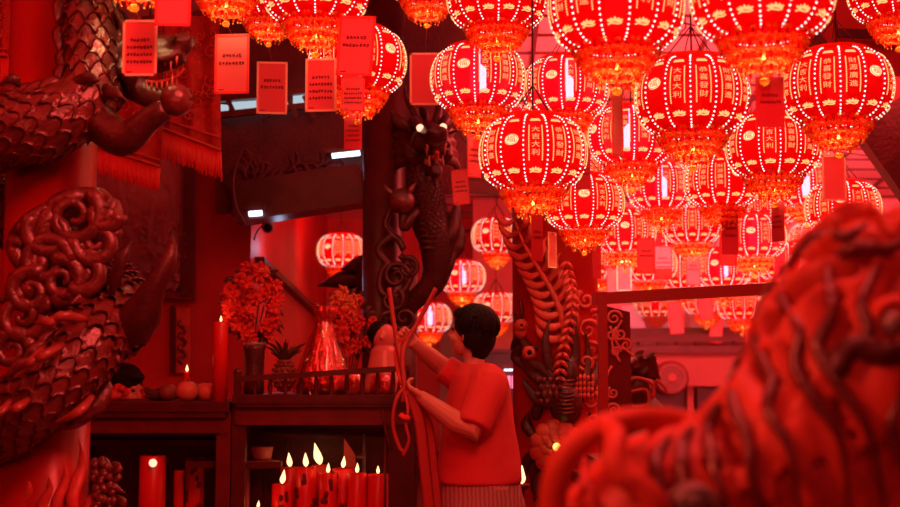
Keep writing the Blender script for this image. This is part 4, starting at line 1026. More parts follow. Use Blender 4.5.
# vase and bouquets on the cabinet
zr = Z(399)+.0245
def bouquet(px, py, rx, ry, d, label, seed, n=44, stemz=None, group='flower bouquets on the altar cabinet'):
    c = P(px, py, d); rx = rx*d/F; ry = ry*d/F
    t = thing('flower_bouquet', label, 'bouquet', (c.x, c.y, stemz or zr), group); rnd = random.Random(seed)
    def blossom_me(mt, nm):
        b = MB()
        for q in range(3):
            for k in range(7-q):
                a = 2*pi*k/(7-q)+q; dd = V((cos(a), -.35-.3*q, sin(a))); b.leaf([(0, 0, 0), tuple(dd*.022), tuple(dd*.034)], .014, .35, normal=(0, -1, 0), n=5, seg=5)
        me = bpy.data.meshes.new(nm); me.from_pydata(b.v, [], b.f); me.materials.append(M[mt]); me.polygons.foreach_set('use_smooth', [True]*len(b.f)); return me
    mr, my = blossom_me('flower', 'blossom'), blossom_me('flower2', 'blossom')
    for i in range(n):
        a = rnd.uniform(0, 6.3); q = math.sqrt(rnd.random()); p = c + V((cos(a)*rx*q, -rnd.uniform(-.08, .10)*(1.2-q), sin(a)*ry*q))
        o = bpy.data.objects.new('blossom', my if sin(a)*q > .35 and rnd.random() < .8 and abs(cos(a)*q) < .6 else mr); COL.objects.link(o); o.parent = t; o.location = p - V(t.location)
        o.rotation_euler = (rnd.uniform(-.7, .7), rnd.uniform(0, 6), rnd.uniform(-.9, .9)); s = rnd.uniform(.9, 1.45); o.scale = (s, s, s)
    b = MB()
    for i in range(30):
        a = rnd.uniform(0, 6.3); p = c + V((cos(a)*rx*.75, .03, sin(a)*ry*.75)); dd = V((cos(a+rnd.uniform(-.7, .7)), rnd.uniform(-.5, .3), sin(a)))*rnd.uniform(.05, .09); b.leaf([p, p+dd*.5+V((0, 0, .02)), p+dd], .02, .3)
    for i in range(9): b.tube([(c.x+(i-4)*.006, c.y, (stemz or zr)+.02), (c.x+(i-4)*.03, c.y, c.z)], .004, 5)
    b.build('foliage', 'leaf', t)
bouquet(253, 305, 27, 38, DA+.22, 'full bouquet of red flowers with pale tips in the dark vase', 11, 60, Z(350))
bouquet(347, 325, 27, 32, DA+.62, 'bouquet of red flowers with pale tips behind the wrapped offering', 12, 50)
c = P(254, 370, DA+.22); t = thing('flower_vase', 'tall dark vase holding the left bouquet', 'vase', (c.x, c.y, zr))
b = MB(); h = Z(342)-zr; b.lathe([(0, 0), (.055, 0), (.058, .02), (.052, h*.4), (.058, h*.85), (.062, h), (.054, h), (.05, h*.8), (.045, .03), (0, .03)], (c.x, c.y, zr), 28); b.build('vase_body', 'carve_dk', t)
b = MB(); b.lathe([(.060, h*.94), (.066, h*.97), (.066, h*1.0), (.060, h*1.01)], (c.x, c.y, zr), 28); b.build('rim', 'grey', t)
# pineapple with its crown
c = P(284, 385, DA+.34); t = thing('pineapple', 'pineapple with a spiky crown between the vase and the wrapped offering', 'fruit', (c.x, c.y, zr))
b = MB(); b.ell((c.x, c.y, zr+.09), (.062, .062, .085), 16, 12)
for i in range(7):
    for j in range(12):
        a = 2*pi*(j+.5*(i % 2))/12; ph = .5+i*.36; p = V((c.x, c.y, zr+.10))+V((cos(a)*sin(ph)*.062, sin(a)*sin(ph)*.062, cos(ph)*.085)); b.ell(p, (.012, .012, .012), 6, 4)
b.build('fruit_skin', 'fruit_dk', t)
b = MB(); rnd = random.Random(6)
for i in range(34):
    a = rnd.uniform(0, 6.3); l_ = rnd.uniform(.08, .17); o_ = V((c.x, c.y, zr+.16)); d = V((cos(a)*rnd.uniform(.2, .9), sin(a)*.5, 1)).normalized()*l_; b.leaf([o_, o_+d*.6, o_+d+V((d.x*.5, 0, -.01))], .010, .4)
b.build('crown', 'leaf', t)
# cellophane-wrapped offering
c = P(324, 385, DA+.27); t = thing('wrapped_offering', 'cone-shaped offering wrapped in shiny cellophane behind the railing', 'offering', (c.x, c.y, zr))
def crumple(prof_, c, n, m_, amp, seed):
    b = MB(); k = len(prof_); vs = []
    for i, (r_, z) in enumerate(prof_):
        for j in range(n):
            a = 2*pi*j/n; q = 1 + amp*noise.noise(V((cos(a)*2.4, sin(a)*2.4, z*14+seed)))*1.6 + amp*.5*sin(a*9+z*30); vs.append(V((c[0]+cos(a)*r_*q, c[1]+sin(a)*r_*q, c[2]+z)))
    b.add(vs, [(i*n+j, i*n+(j+1) % n, (i+1)*n+(j+1) % n, (i+1)*n+j) for i in range(k-1) for j in range(n)]); return b
h = Z(304)-zr
crumple([(0, .0), (.13, .0), (.14, .03), (.115, h*.25), (.085, h*.45), (.06, h*.62), (.045, h*.75), (.035, h*.82), (.055, h*.92), (.07, h), (0, h*.93)], (c.x, c.y, zr), 48, None, .16, 1).build('red_parcel', 'foil', t)
crumple([(.150, .0), (.158, .03), (.135, h*.27), (.105, h*.47), (.08, h*.63), (.055, h*.76), (.04, h*.84), (.07, h*.95), (.09, h*1.04)], (c.x, c.y, zr), 48, None, .2, 4).build('cellophane', 'film', t)
for px, wd, hh, lab in ((352, .085, .12, 'low foil wrapped parcel beside the cone-shaped offering'), (382, .10, .10, 'long foil wrapped parcel in front of the porcelain figure head'), (404, .06, .09, 'small foil wrapped parcel by the end of the railing')):
    c = P(px, 385, DA+.17)
    t = thing('wrapped_parcel', lab, 'parcel', (c.x, c.y, zr), 'foil parcels behind the railing')
    crumple([(0, 0), (wd*.6, 0), (wd*.62, .02), (wd*.6, hh*.6), (wd*.45, hh*.9), (wd*.2, hh), (0, hh)], (c.x, c.y, zr), 40, None, .14, px).build('foil', 'foil', t)
    crumple([(wd*.64, .0), (wd*.67, .02), (wd*.65, hh*.6), (wd*.5, hh*.95), (wd*.2, hh*1.1), (.0, hh*1.12)], (c.x, c.y, zr), 40, None, .16, px+3).build('film_wrap', 'film', t)
c = P(384, 337, DA+.42); t = thing('deity_figure', 'small pinkish figure with a round head and black cap among the offerings', 'figurine', (c.x, c.y, zr))
b = MB(); b.ell((c.x, c.y, c.z), (.068, .066, .078), 18, 14); b.lathe([(0, zr), (.12, zr), (.125, zr+.03), (.1, zr+.1), (.075, c.z-.075), (.05, c.z-.05)], (c.x, c.y, 0), 24)
b.ell((c.x-.01, c.y-.068, c.z-.004), (.012, .014, .016)); b.ell((c.x-.068, c.y-.0, c.z-.005), (.012, .014, .022)); b.ell((c.x+.068, c.y-.0, c.z-.005), (.012, .014, .022))
b.fuse('figure_body', 'bowl', t, .006, 2)
b = MB(); b.ell((c.x-.022, c.y+.015, c.z+.022), (.074, .068, .074), 16, 12); b.ell((c.x+.0, c.y+.02, c.z+.09), (.02, .02, .02)); b.build('cap', 'hair', t)

# ================================================================== FAR ALTAR AT THE BACK RIGHT
DF = 13.2
t = thing('altar_counter', 'pale red altar counter with a round drum disc at the far back', 'counter', (P(700, 400, DF).x, DF+.3, 0))
def bx(x0, x1, y0, y1, d, dep, m_, nm):
    b = MB(); p, q = P(x0, y0, d), P(x1, y1, d); b.box(((p.x+q.x)/2, d+dep/2, (p.z+q.z)/2), (q.x-p.x, dep, p.z-q.z)); return b.build(nm, m_, t, False)
bx(590, 930, 352, 386, DF, .5, 'pinkred', 'fascia')
bx(586, 935, 346, 353, DF-.05, .6, 'wood2', 'counter_top')
bx(604, 688, 388, 470, DF+.2, .08, 'wood2', 'door_panel'); bx(697, 770, 388, 470, DF+.2, .08, 'wood2', 'door_panel'); bx(780, 860, 388, 470, DF+.2, .08, 'wood2', 'door_panel')
for x in (600, 690, 774, 862): bx(x-3, x+5, 386, 487, DF+.1, .1, 'pinkred', 'post')
c = P(671, 378, DF-.02)
b = MB()
q = 40
for r0, y0, r1, y1 in ((0, -.06, .155, -.06), (.155, -.06, .175, -.03), (.175, -.03, .175, .02)):
    b.add([V((c.x+cos(2*pi*i/q)*r_, c.y+y_, c.z+sin(2*pi*i/q)*r_)) for r_, y_ in ((r0, y0), (r1, y1)) for i in range(q)], [(i, (i+1) % q, q+(i+1) % q, q+i) for i in range(q)])
b.build('drum_disc', 'lacq_dk', t)
b = MB(); b.tube([V((c.x+cos(2*pi*i/40)*.125, c.y-.065, c.z+sin(2*pi*i/40)*.125)) for i in range(41)], .006, 6)
for k in range(8): a = k*pi/4; b.leaf([c+V((0, -.065, 0)), c+V((cos(a)*.03, -.07, sin(a)*.03)), c+V((cos(a)*.06, -.065, sin(a)*.06))], .016, .3)
b.build('disc_ornament', 'carve_red', t)
b = MB()
for i in range(4): b.bar(P(596, 340-i*3, DF+.1+.15*i), P(900, 337-i*3, DF+.1+.15*i), .035, .05)
for i in range(16): b.bar(P(600+i*19, 344, DF+.1), P(603+i*19, 331, DF+.6), .03)
tag(b.build('shelf_rack', 'wood2', None, False), 'dark slatted rack running along the far pale wall', 'rack')
t = thing('wall_panel', 'pair of pale lilac panels on the far wall above the rack', 'panel', P(690, 335, 13.9))
for x0, x1 in ((622, 646), (648, 676), (690, 755)):
    b = MB(); b.poly([P(x0, 306, 13.9), P(x1, 304, 13.9), P(x1, 333, 13.9), P(x0, 334, 13.9)], (0, .04, 0)); b.build('panel', 'lilac', t, False)

# ================================================================== GLASS CASE
DG = 4.9; t = thing('glass_case', 'tall glass display case with a red frame behind the statue', 'case', (P(690, 400, DG).x, DG, 0))
b = MB(); b.bar(P(602, 292, DG), V((P(602, 292, DG).x, DG, 0)), .034, .04, up=(0, 1, 0)); b.build('corner_post', 'lacq_dk', t, False)
xr2 = P(812, 286, DG).x
b = MB(); b.bar(V((xr2, DG, P(812, 286, DG).z)), V((xr2, DG, 0)), .034, .04, up=(0, 1, 0)); b.build('corner_post', 'lacq_dk', t, False)
b = MB(); b.bar(P(592, 299, DG), P(818, 286, DG), .022, .045); b.build('top_bar', 'lacq_dk', t, False)
b = MB(); b.box(((P(602, 0, DG).x+xr2)/2, DG, .5), (xr2-P(602, 0, DG).x, .04, .06)); b.build('bottom_bar', 'lacq_dk', t, False)
b = MB(); b.poly([P(604, 300, DG+.012), P(810, 288, DG+.012), V((xr2, DG+.012, .5)), V((P(604, 0, DG).x, DG+.012, .5))], (0, .006, 0)); b.build('glass_pane', 'glass', t, False)
b = MB(); b.box(((P(602, 0, DG).x+xr2)/2, DG+.0, .25), (xr2-P(602, 0, DG).x, .04, .48)); b.build('base_panel', 'wood2', t, False)
# scroll screen and small dark beast behind the glass
t = thing('scroll_screen', 'narrow carved screen of pale scrolls just inside the case corner post', 'screen', (P(618, 400, 5.5).x, 5.5, 0))
ds = 5.5
b = MB(); b.poly([P(606, 306, ds), P(630, 312, ds), P(632, 420, ds), P(606, 420, ds)], (0, .03, 0)); b.box((P(619, 0, ds).x, ds+.015, .4), (.1, .03, .95)); b.build('board', 'wood2', t, False)
b = MB()
for (x, y, r_, dr, a0) in ((614, 318, 8, 1, 0), (612, 335, 6, -1, 1), (620, 334, 7, 1, 2), (613, 393, 6, 1, 2), (626, 345, 6, -1, 2), (616, 352, 5, 1, 0), (614, 410, 7, -1, 3)):
    b.tube(spiral(P(x, y, ds-.012), (1, 0, 0), (0, 0, 1), r_*ds/F, 1.5, 24, dr, a0), [.007-.0001*i for i in range(25)], 6)
for l in (((610, 326), (618, 345), (626, 350), (634, 356)), ((622, 320), (612, 342), (620, 362)), ((608, 400), (606, 380), (612, 366))): b.tube([P(x, y, ds-.012) for x, y in spline(l, 6)], .006, 6)
b.build('scrolls', 'pinkcarve', t)
t = thing('guardian_beast', 'small dark carved beast with pointed ears seen through the glass case', 'statue', (P(634, 420, 5.8).x, 5.8, 0))
dragon_head(t, xf(P(636, 366, 5.9), R(-120), R(5), 0, .17), 'carve_dk', 'carve_red', .008, horns=False)
b = MB(); b.ell(P(630, 398, 5.95), (.10, .12, .16)); b.ell(P(640, 440, 5.95), (.15, .16, .22)); b.tube([P(618, 420, 5.8), P(615, 470, 5.75)], [.05, .045], 10); b.tube([P(655, 420, 5.8), P(658, 470, 5.75)], [.05, .045], 10)
b.fuse('beast_body', 'carve_dk', t, .012, 3)
b = MB(); c = P(638, 470, 5.95); b.box((c.x, 5.95, c.z/2+.02), (.42, .42, c.z+.08)); b.build('plinth', 'wood2', t, False)
b = MB()
for l in (((624, 386), (636, 378), (652, 384), (654, 398)), ((630, 392), (646, 390), (648, 404), (632, 406), (630, 392)), ((656, 380), (664, 386), (668, 394))): b.tube([P(x, y, 5.72) for x, y in spline(l, 6)], .008, 6)
b.build('harness', 'carve_red', t)
# small lit things behind the woman
t = thing('side_cabinet', 'dark low cabinet between the woman and the phoenix pillar at the back', 'cabinet', (P(500, 400, 11.5).x, 11.5, 0))
b = MB()
p, q = P(468, 352, 11.5), P(530, 400, 11.5); b.box(((p.x+q.x)/2, 11.7, p.z/2), (q.x-p.x, .4, p.z)); b.build('body', 'wood', t, False)
b = MB(); b.box(((p.x+q.x)/2, 11.68, p.z+.01), (q.x-p.x+.06, .5, .03)); b.box(((p.x+q.x)/2, 11.48, P(0, 366, 11.5).z), (q.x-p.x, .04, .04)); b.build('top', 'wood2', t, False)
b = MB()
for k in range(4): b.box(P(505+k*4, 382, 11.44), (.022, .01, .11))
o = b.build('display_panel', 'pinklamp', t, False); o['label'] = 'pink lit display'
b = MB(); b.box(P(512, 370, 11.44), (.14, .01, .016)); b.build('light_strip', 'tube', t, False)
t = thing('oil_lamp', 'small burning lamp with a tall flame low beside the woman', 'lamp', (P(522, 480, 7.0).x, 7.0, 0))
c = P(522, 484, 7.0); b = MB(); b.lathe([(.06, 0), (.06, .02), (.015, .04), (.015, c.z-.04), (.04, c.z-.02), (.045, c.z), (0, c.z)], (c.x, c.y, 0), 20); b.build('stand', 'wood', t)
b = MB(); h = .10; b.lathe([(0, 0), (.014, .01), (.020, .03), (.013, .06), (.005, .09), (0, h)], (c.x, c.y, c.z), 10); b.build('flame', 'flame', t)

# ================================================================== PEOPLE
def frame(fwd, up=(0, 0, 1)):
    f = V(fwd).normalized(); s = V(up).cross(f).normalized(); u = f.cross(s)
    return Matrix((f, s, u)).transposed()          # columns: forward, left, up
def head_geo(b, c, fr, s=1.0):
    g = MB(); E = lambda p, r_, n=14: g.ell(p, r_, n, 10)
    E((0, 0, .02), (.096, .076, .105)); E((.03, 0, -.04), (.062, .057, .075)); E((.056, 0, -.094), (.027, .026, .022)); E((.0, 0, -.06), (.06, .055, .05))
    g.tube([(.084, 0, .018), (.100, 0, -.006), (.109, 0, -.022), (.092, 0, -.034)], [.009, .010, .013, .012], 8)
    E((.088, .012, -.03), (.011, .008, .008)); E((.088, -.012, -.03), (.011, .008, .008))
    E((.085, 0, -.052), (.014, .022, .006)); E((.084, 0, -.064), (.013, .018, .007))
    for y in (-1, 1):
        E((-.002, y*.076, -.012), (.020, .009, .032)); E((.074, y*.030, .026), (.018, .022, .007)); E((.062, y*.04, -.03), (.028, .020, .026))
    g.tube([(-.015, 0, -.05), (-.035, 0, -.12), (-.05, 0, -.18)], [.055, .050, .056], 12)
    b.add([V(c) + fr @ (V(v)*s) for v in g.v], g.f)
def eyes_geo(c, fr, s=1.0):
    out = []
    for y in (-1, 1):
        g = MB(); g.ell((.079, y*.030, .010), (.012, .015, .008), 10, 8); g.v = [tuple(V(c) + fr @ (V(v)*s)) for v in g.v]; out.append(g)
    return out
def hair_geo(c, fr, s=1.0, seed=0, long=0):
    g = MB()
    g.ell((-.020, 0, .040), (.108, .092, .100), 20, 14); g.ell((-.055, 0, -.01), (.068, .080, .088-.0), 16, 12); g.ell((-.055, 0, -.065), (.048, .062, .05), 14, 10)
    for y in (-1, 1): g.ell((-.030, y*.066, .0), (.052, .022, .070), 12, 10)
    g.ell((.050, 0, .085), (.048, .062, .034), 12, 10)
    rnd = random.Random(seed)
    for i in range(120):        # strands following the skull
        a = rnd.uniform(-pi, pi); t0 = rnd.uniform(.1, .9); pts = []
        for k in range(5):
            ph = t0 + .26*k; y = sin(a)*sin(ph)*.098; x = -.02 + cos(a)*sin(ph)*.112; z = .04+cos(ph)*.104
            if x > .035 and z < .07: break
            pts.append((x, y, z))
        if len(pts) > 2: g.tube(pts, [.006]*(len(pts)-1)+[.002], 5)
    for k in range(14):         # uneven ends at the nape
        y = -.062+k*.0095; g.tube([(-.075+.02*abs(y)/.06, y, -.05), (-.075+.03*abs(y)/.06, y*1.03, -.095-rnd.uniform(0, .02))], [.011, .003], 5)
    g.v = [tuple(V(c) + fr @ (V(v)*s)) for v in g.v]; return g
def hand(b, wrist, dr, nrm, curl=.9, s=1.0, thumb_side=1, spread=.08):
    """palm, four bent fingers and a thumb; nrm points out of the palm (the fingers close towards it)"""
    d = V(dr).normalized(); n = V(nrm); n = (n - d*n.dot(d)).normalized(); sd = d.cross(n)*thumb_side; w = V(wrist)
    for k in range(4):
        o = (k-1.5)*.0185*s; b.tube([w+sd*o*.6, w+d*.045*s+sd*o, w+d*.088*s+sd*o*1.02], [.016*s, .0155*s, .0125*s], 8)
        p = w+d*.088*s+sd*o; a = 0
        L = (.058, .072, .078, .068)[k]*s
        pts = [p-d*.01*s, p]
        for j, f in enumerate((.45, .32, .25)):
            a += curl*(.7, 1.0, .75)[j]; q = d*cos(a)+n*sin(a)+sd*(k-1.5)*spread*.5; p = p + q.normalized()*L*f; pts.append(p)
        b.tube(pts, [x*s for x in (.0105, .0105, .0095, .0085, .0065)], 8)
    tb = w+d*.025*s+sd*.030*s
    b.tube([w+d*.01*s+sd*.012*s, tb, tb+(d*.7+sd*.55+n*.5).normalized()*.034*s, tb+(d*.7+sd*.55+n*.5).normalized()*.034*s+(d*.5-sd*.1+n*.9).normalized()*.030*s], [.015*s, .015*s, .0115*s, .008*s], 8)

DWm = 6.2
def Q(px, py, dy=0): return P(px, py, DWm+dy)
pel = Q(480, 484)
t = thing('person', 'woman with short black hair in a red t-shirt, both hands on red streamers', 'person', (pel.x, pel.y, 0))
hc = Q(471, 334, 0); fr = frame((-.90, .34, .16)); b = MB()
head_geo(b, hc, fr, .98)
neck = Q(478, 366, .0)
b.ell(Q(480, 384, 0), (.13, .17, .07)); b.tube([Q(478, 372, 0), Q(478, 400, 0), Q(478, 440, 0), Q(480, 484, 0)], [.09, .135, .14, .15], 14)
nsh, nel, nwr = Q(489, 386, -.17), Q(471, 433, -.27), Q(424, 399, -.20)
fsh, fel, fwr = Q(463, 381, .17), Q(440, 365, .16), Q(415, 344, .02)
b.tube([nsh, nsh.lerp(nel, .5), nel, nel.lerp(nwr, .3), nel.lerp(nwr, .7), nwr, nwr+(nwr-nel).normalized()*.03], [.062, .058, .052, .052, .043, .033, .028], 12)
b.tube([fsh, fsh.lerp(fel, .5), fel, fel.lerp(fwr, .3), fwr, fwr+(fwr-fel).normalized()*.03], [.060, .054, .048, .046, .032, .028], 12)
hand(b, nwr, Q(407, 388, -.19)-nwr, (-.35, .3, .9), 1.0, .95, 1)
hand(b, fwr, Q(401, 333, -.02)-fwr, (-.3, -.85, .3), .9, .95, -1)
for s_, x in ((-1, .095), (1, -.02)):    # legs to the floor
    hx = pel.x + (.05 if s_ < 0 else -.05); y = pel.y + s_*.09
    b.tube([(hx, y, pel.z), (hx, y, .48), (hx+.02, y, .40), (hx+.02, y, .1), (hx+.02, y, .07)], [.10, .07, .058, .038, .04], 12)
    b.tube([(hx+.05, y, .05), (hx-.06, y, .045), (hx-.15, y-.01, .03)], [.04, .04, .03], 10)
b.fuse('body', 'skin', t, .0048, 3)
for g in eyes_geo(hc, fr, .98): g.build('eye', 'wick', t)
hair_geo(hc, fr, 1.02, 3).fuse('hair', 'hair', t, .0045, 1)
# shirt
b = MB(); n = 40; rings = [(476.5, 364, .068, .075), (479, 369, .095, .125), (480, 376, .128, .185), (480, 388, .145, .20), (479, 404, .158, .195), (478, 424, .172, .19), (478, 446, .186, .195), (479, 466, .197, .20), (479.5, 480, .203, .205), (479.5, 483, .20, .20)]
vs = []
rr = spline(rings, 4)
for i, (px, py, rx, ry) in enumerate(rr):
    c = Q(px, py)
    for j in range(n):
        a = 2*pi*j/n; q = 1 + .035*noise.noise(V((cos(a)*1.6, sin(a)*1.6, i*.16))) + .016*sin(a*5+i*.35)*min(1, i/16)
        vs.append(c + V((cos(a)*rx*q, sin(a)*ry*q, 0)))
k = len(rr)
b.add(vs, [(i*n+j, (i+1)*n+j, (i+1)*n+(j+1) % n, i*n+(j+1) % n) for i in range(k-1) for j in range(n)] + [tuple(range(n)), tuple((k-1)*n+j for j in reversed(range(n)))])
m1 = nsh.lerp(nel, .9); b.tube(spline([tuple(Q(482, 378, -.09)), tuple(nsh), tuple(nsh.lerp(nel, .45)), tuple(m1)], 4), [.075, .082, .088, .092, .094, .093, .092, .090, .088, .086, .084, .083, .082], 16)
m2 = fsh.lerp(fel, .85); b.tube([Q(472, 380, .08), fsh, fsh.lerp(fel, .45), m2], [.075, .078, .074, .070], 14)
for l in (((494, 398, -.22), (478, 412, -.2), (462, 404, -.18)), ((500, 420, -.17), (480, 436, -.2), (458, 428, -.16)), ((498, 380, -.15), (486, 396, -.24), (478, 412, -.27)), ((490, 404, -.26), (480, 420, -.3), (470, 424, -.3))):
    b.tube([Q(*p) for p in spline(l, 5)], [x*.5 for x in (.004, .010, .013, .014, .014, .014, .013, .011, .008, .006, .003)], 8)
b.fuse('t_shirt', 'shirt', t, .009, 2)
# skirt
b = MB(); vs = []; rings = [(pel.z+.03, .185, .19), (pel.z-.05, .200, .205), (.62, .215, .22), (.45, .225, .225), (.30, .23, .23)]; n = 72
for i, (z, rx, ry) in enumerate(rings):
    for j in range(n):
        a = 2*pi*j/n; q = 1+.02*i/3*sin(a*14)+.01*sin(a*5); vs.append((pel.x+cos(a)*rx*q, pel.y+sin(a)*ry*q, z))
b.add(vs, [(i*n+j, (i+1)*n+j, (i+1)*n+(j+1) % n, i*n+(j+1) % n) for i in range(4) for j in range(n)]); b.build('striped_skirt', 'skirt', t)
for y in (-.09, .09):
    x0 = pel.x + (.07 if y < 0 else -.03)
    b = MB(); b.tube([(x0+.04, pel.y+y, .035), (x0-.05, pel.y+y, .03), (x0-.15, pel.y+y, .026), (x0-.19, pel.y+y, .022)], [.045, .05, .045, .02], 12, flat=.62, normal=(0, 0, 1)); b.build('shoe', 'hair', t)
# red streamers and sticks in her hands
hn, hf = Q(405, 386, -.20), Q(402, 335, -.04)
t = thing('streamer_bundle', 'red sticks and loose ribbons held in the standing woman\'s hands', 'ribbons', hn)
for l in (((436, 288, -.02), (418, 322, -.03), (403, 350, -.1), (404, 386, -.19), (403, 402, -.2)), ((389, 288, -.0), (395, 330, -.04), (401, 362, -.12), (405, 390, -.19))):
    b = MB(); b.tube([Q(*p) for p in spline(l, 5)], .011, 8); b.build('stick', 'ribbon_dk', t)
def streamer(l, w_, m_='ribbon'):
    b = MB(); p = [Q(*q) for q in spline(l, 7)]; b.tube(p, [w_]*len(p), 6, flat=.12, normal=(.25, -1, 0)); b.build('ribbon', m_, t)
streamer(((404, 388, -.2), (396, 400, -.24), (393, 424, -.24), (399, 446, -.24), (404, 452, -.24)), .009, 'ribbon_dk')
streamer(((405, 390, -.2), (408, 410, -.24), (406, 425, -.25), (409, 440, -.25), (403, 456, -.25)), .008, 'ribbon_dk')
streamer(((400, 414, -.25), (404, 417, -.27), (410, 418, -.26)), .012)
streamer(((408, 390, -.2), (419, 420, -.2), (424, 460, -.2), (430, 520, -.18), (432, 560, -.18)), .028, 'ribbon_dk')
streamer(((412, 392, -.2), (428, 425, -.16), (434, 470, -.16), (440, 530, -.16), (442, 560, -.16)), .022, 'ribbon_dk')
streamer(((402, 338, -.04), (396, 352, -.06), (399, 372, -.07), (404, 386, -.18)), .012)

# seated person behind the left altar
DS = 7.98; hc = P(126, 389, DS); fr = frame((.86, -.42, -.22))
t = thing('person', 'person seated behind the altar table, only the dark-haired head in view', 'person', (hc.x-.02, DS+.05, 0))
b = MB(); head_geo(b, hc, fr, 1.02)
b.ell((hc.x-.02, DS+.04, hc.z-.26), (.13, .11, .09)); b.tube([(hc.x-.03, DS+.04, hc.z-.24), (hc.x-.04, DS+.10, .78), (hc.x-.04, DS+.12, .60)], [.13, .13, .14], 14)
for s_ in (-1, 1):
    x = hc.x-.03+s_*.15; b.tube([(x, DS+.04, hc.z-.26), (x+s_*.04, DS+.02, .82), (x, DS-.12, .64)], [.055, .045, .032], 10)
    hand(b, (x, DS-.12, .64), (0, -1, -.1), (0, 0, -1), .4, .9, s_)
    b.tube([(x-s_*.06, DS+.1, .545), (x-s_*.05, DS-.14, .545), (x-s_*.05, DS-.16, .1)], [.085, .065, .04], 12); b.tube([(x-s_*.05, DS-.12, .05), (x-s_*.05, DS-.22, .04)], [.04, .03], 8)
b.fuse('body', 'skin', t, .0065, 3)
for g in eyes_geo(hc, fr, 1.02): g.build('eye', 'wick', t)
hair_geo(hc, fr, 1.06, 8).fuse('hair', 'hair', t, .005, 1)
b = MB(); vs = []; n = 28; rings = [(hc.z-.17, .07, .07), (hc.z-.21, .16, .12), (hc.z-.34, .165, .13), (.75, .16, .14), (.50, .18, .17)]
for z, rx, ry in rings: vs += [(hc.x-.03+cos(2*pi*j/n)*rx, DS+.06+(hc.z-z)*.06+sin(2*pi*j/n)*ry, z) for j in range(n)]
b.add(vs, [(i*n+j, (i+1)*n+j, (i+1)*n+(j+1) % n, i*n+(j+1) % n) for i in range(4) for j in range(n)])
for s_ in (-1, 1): x = hc.x-.03+s_*.14; b.tube([(x, DS+.05, hc.z-.24), (x+s_*.05, DS+.03, .84)], [.075, .065], 12)
b.fuse('shirt', 'carve_red', t, .01, 2)
b = MB(); b.box((hc.x-.03, DS+.12, .43), (.36, .34, .04))
for sx in (-1, 1):
    for sy in (-1, 1): b.bar((hc.x-.03+sx*.14, DS+.12+sy*.13, .42), (hc.x-.03+sx*.15, DS+.12+sy*.14, 0), .035)
tag(b.build('stool', 'wood', None, False), 'low wooden stool under the person seated behind the altar table', 'stool')

# ================================================================== STATUE WITH A CURLED MANE, CLOSE TO THE CAMERA
DB = 1.95
def B(px, py, dy=0): return P(px, py, DB+dy)
c0 = B(860, 520)
t = thing('guardian_statue', 'large red painted guardian beast with a wavy curled mane, close and out of focus', 'statue', (c0.x, c0.y, 0))
m_ = DB/F
b = MB()
b.ell(B(890, 405, .12), (150*m_, .20, 178*m_), 24, 18); b.ell(B(800, 480, .10), (120*m_, .18, 130*m_), 24, 18); b.ell(B(690, 510, .06), (120*m_, .14, 86*m_), 24, 16)
b.ell(B(900, 600, .10), (230*m_, .2, 190*m_), 20, 14); b.ell(B(640, 560, .05), (95*m_, .12, 105*m_), 20, 14)
b.ell(B(870, 252, .08), (46*m_, .08, 36*m_)); b.ell(B(915, 240, .08), (46*m_, .08, 40*m_))
b.tube(*[x for x in (lambda q: ([B(x, y, dy) for x, y, dy, r_ in q], [r_*m_ for *_, r_ in q]))(spline([(552, 540, .0, 14), (554, 490, -.02, 15), (566, 456, -.03, 15), (592, 432, -.04, 14), (624, 420, -.03, 13), (662, 417, .02, 11), (700, 420, .05, 10), (726, 408, .06, 8)], 6))], n=12)
b.fuse('torso', 'bronze', t, .009, 3)
b = MB()
b.tube(*[x for x in (lambda q: ([B(x, y, dy) for x, y, dy, r_ in q], [r_*m_ for *_, r_ in q]))(spline([(604, 424, -.05, 9), (616, 436, -.1, 12), (614, 456, -.13, 12), (620, 474, -.14, 12), (640, 486, -.14, 13), (656, 506, -.14, 13), (660, 540, -.12, 12)], 6))], n=12)
b.fuse('curled_horn', 'bronze', t, .007, 2)
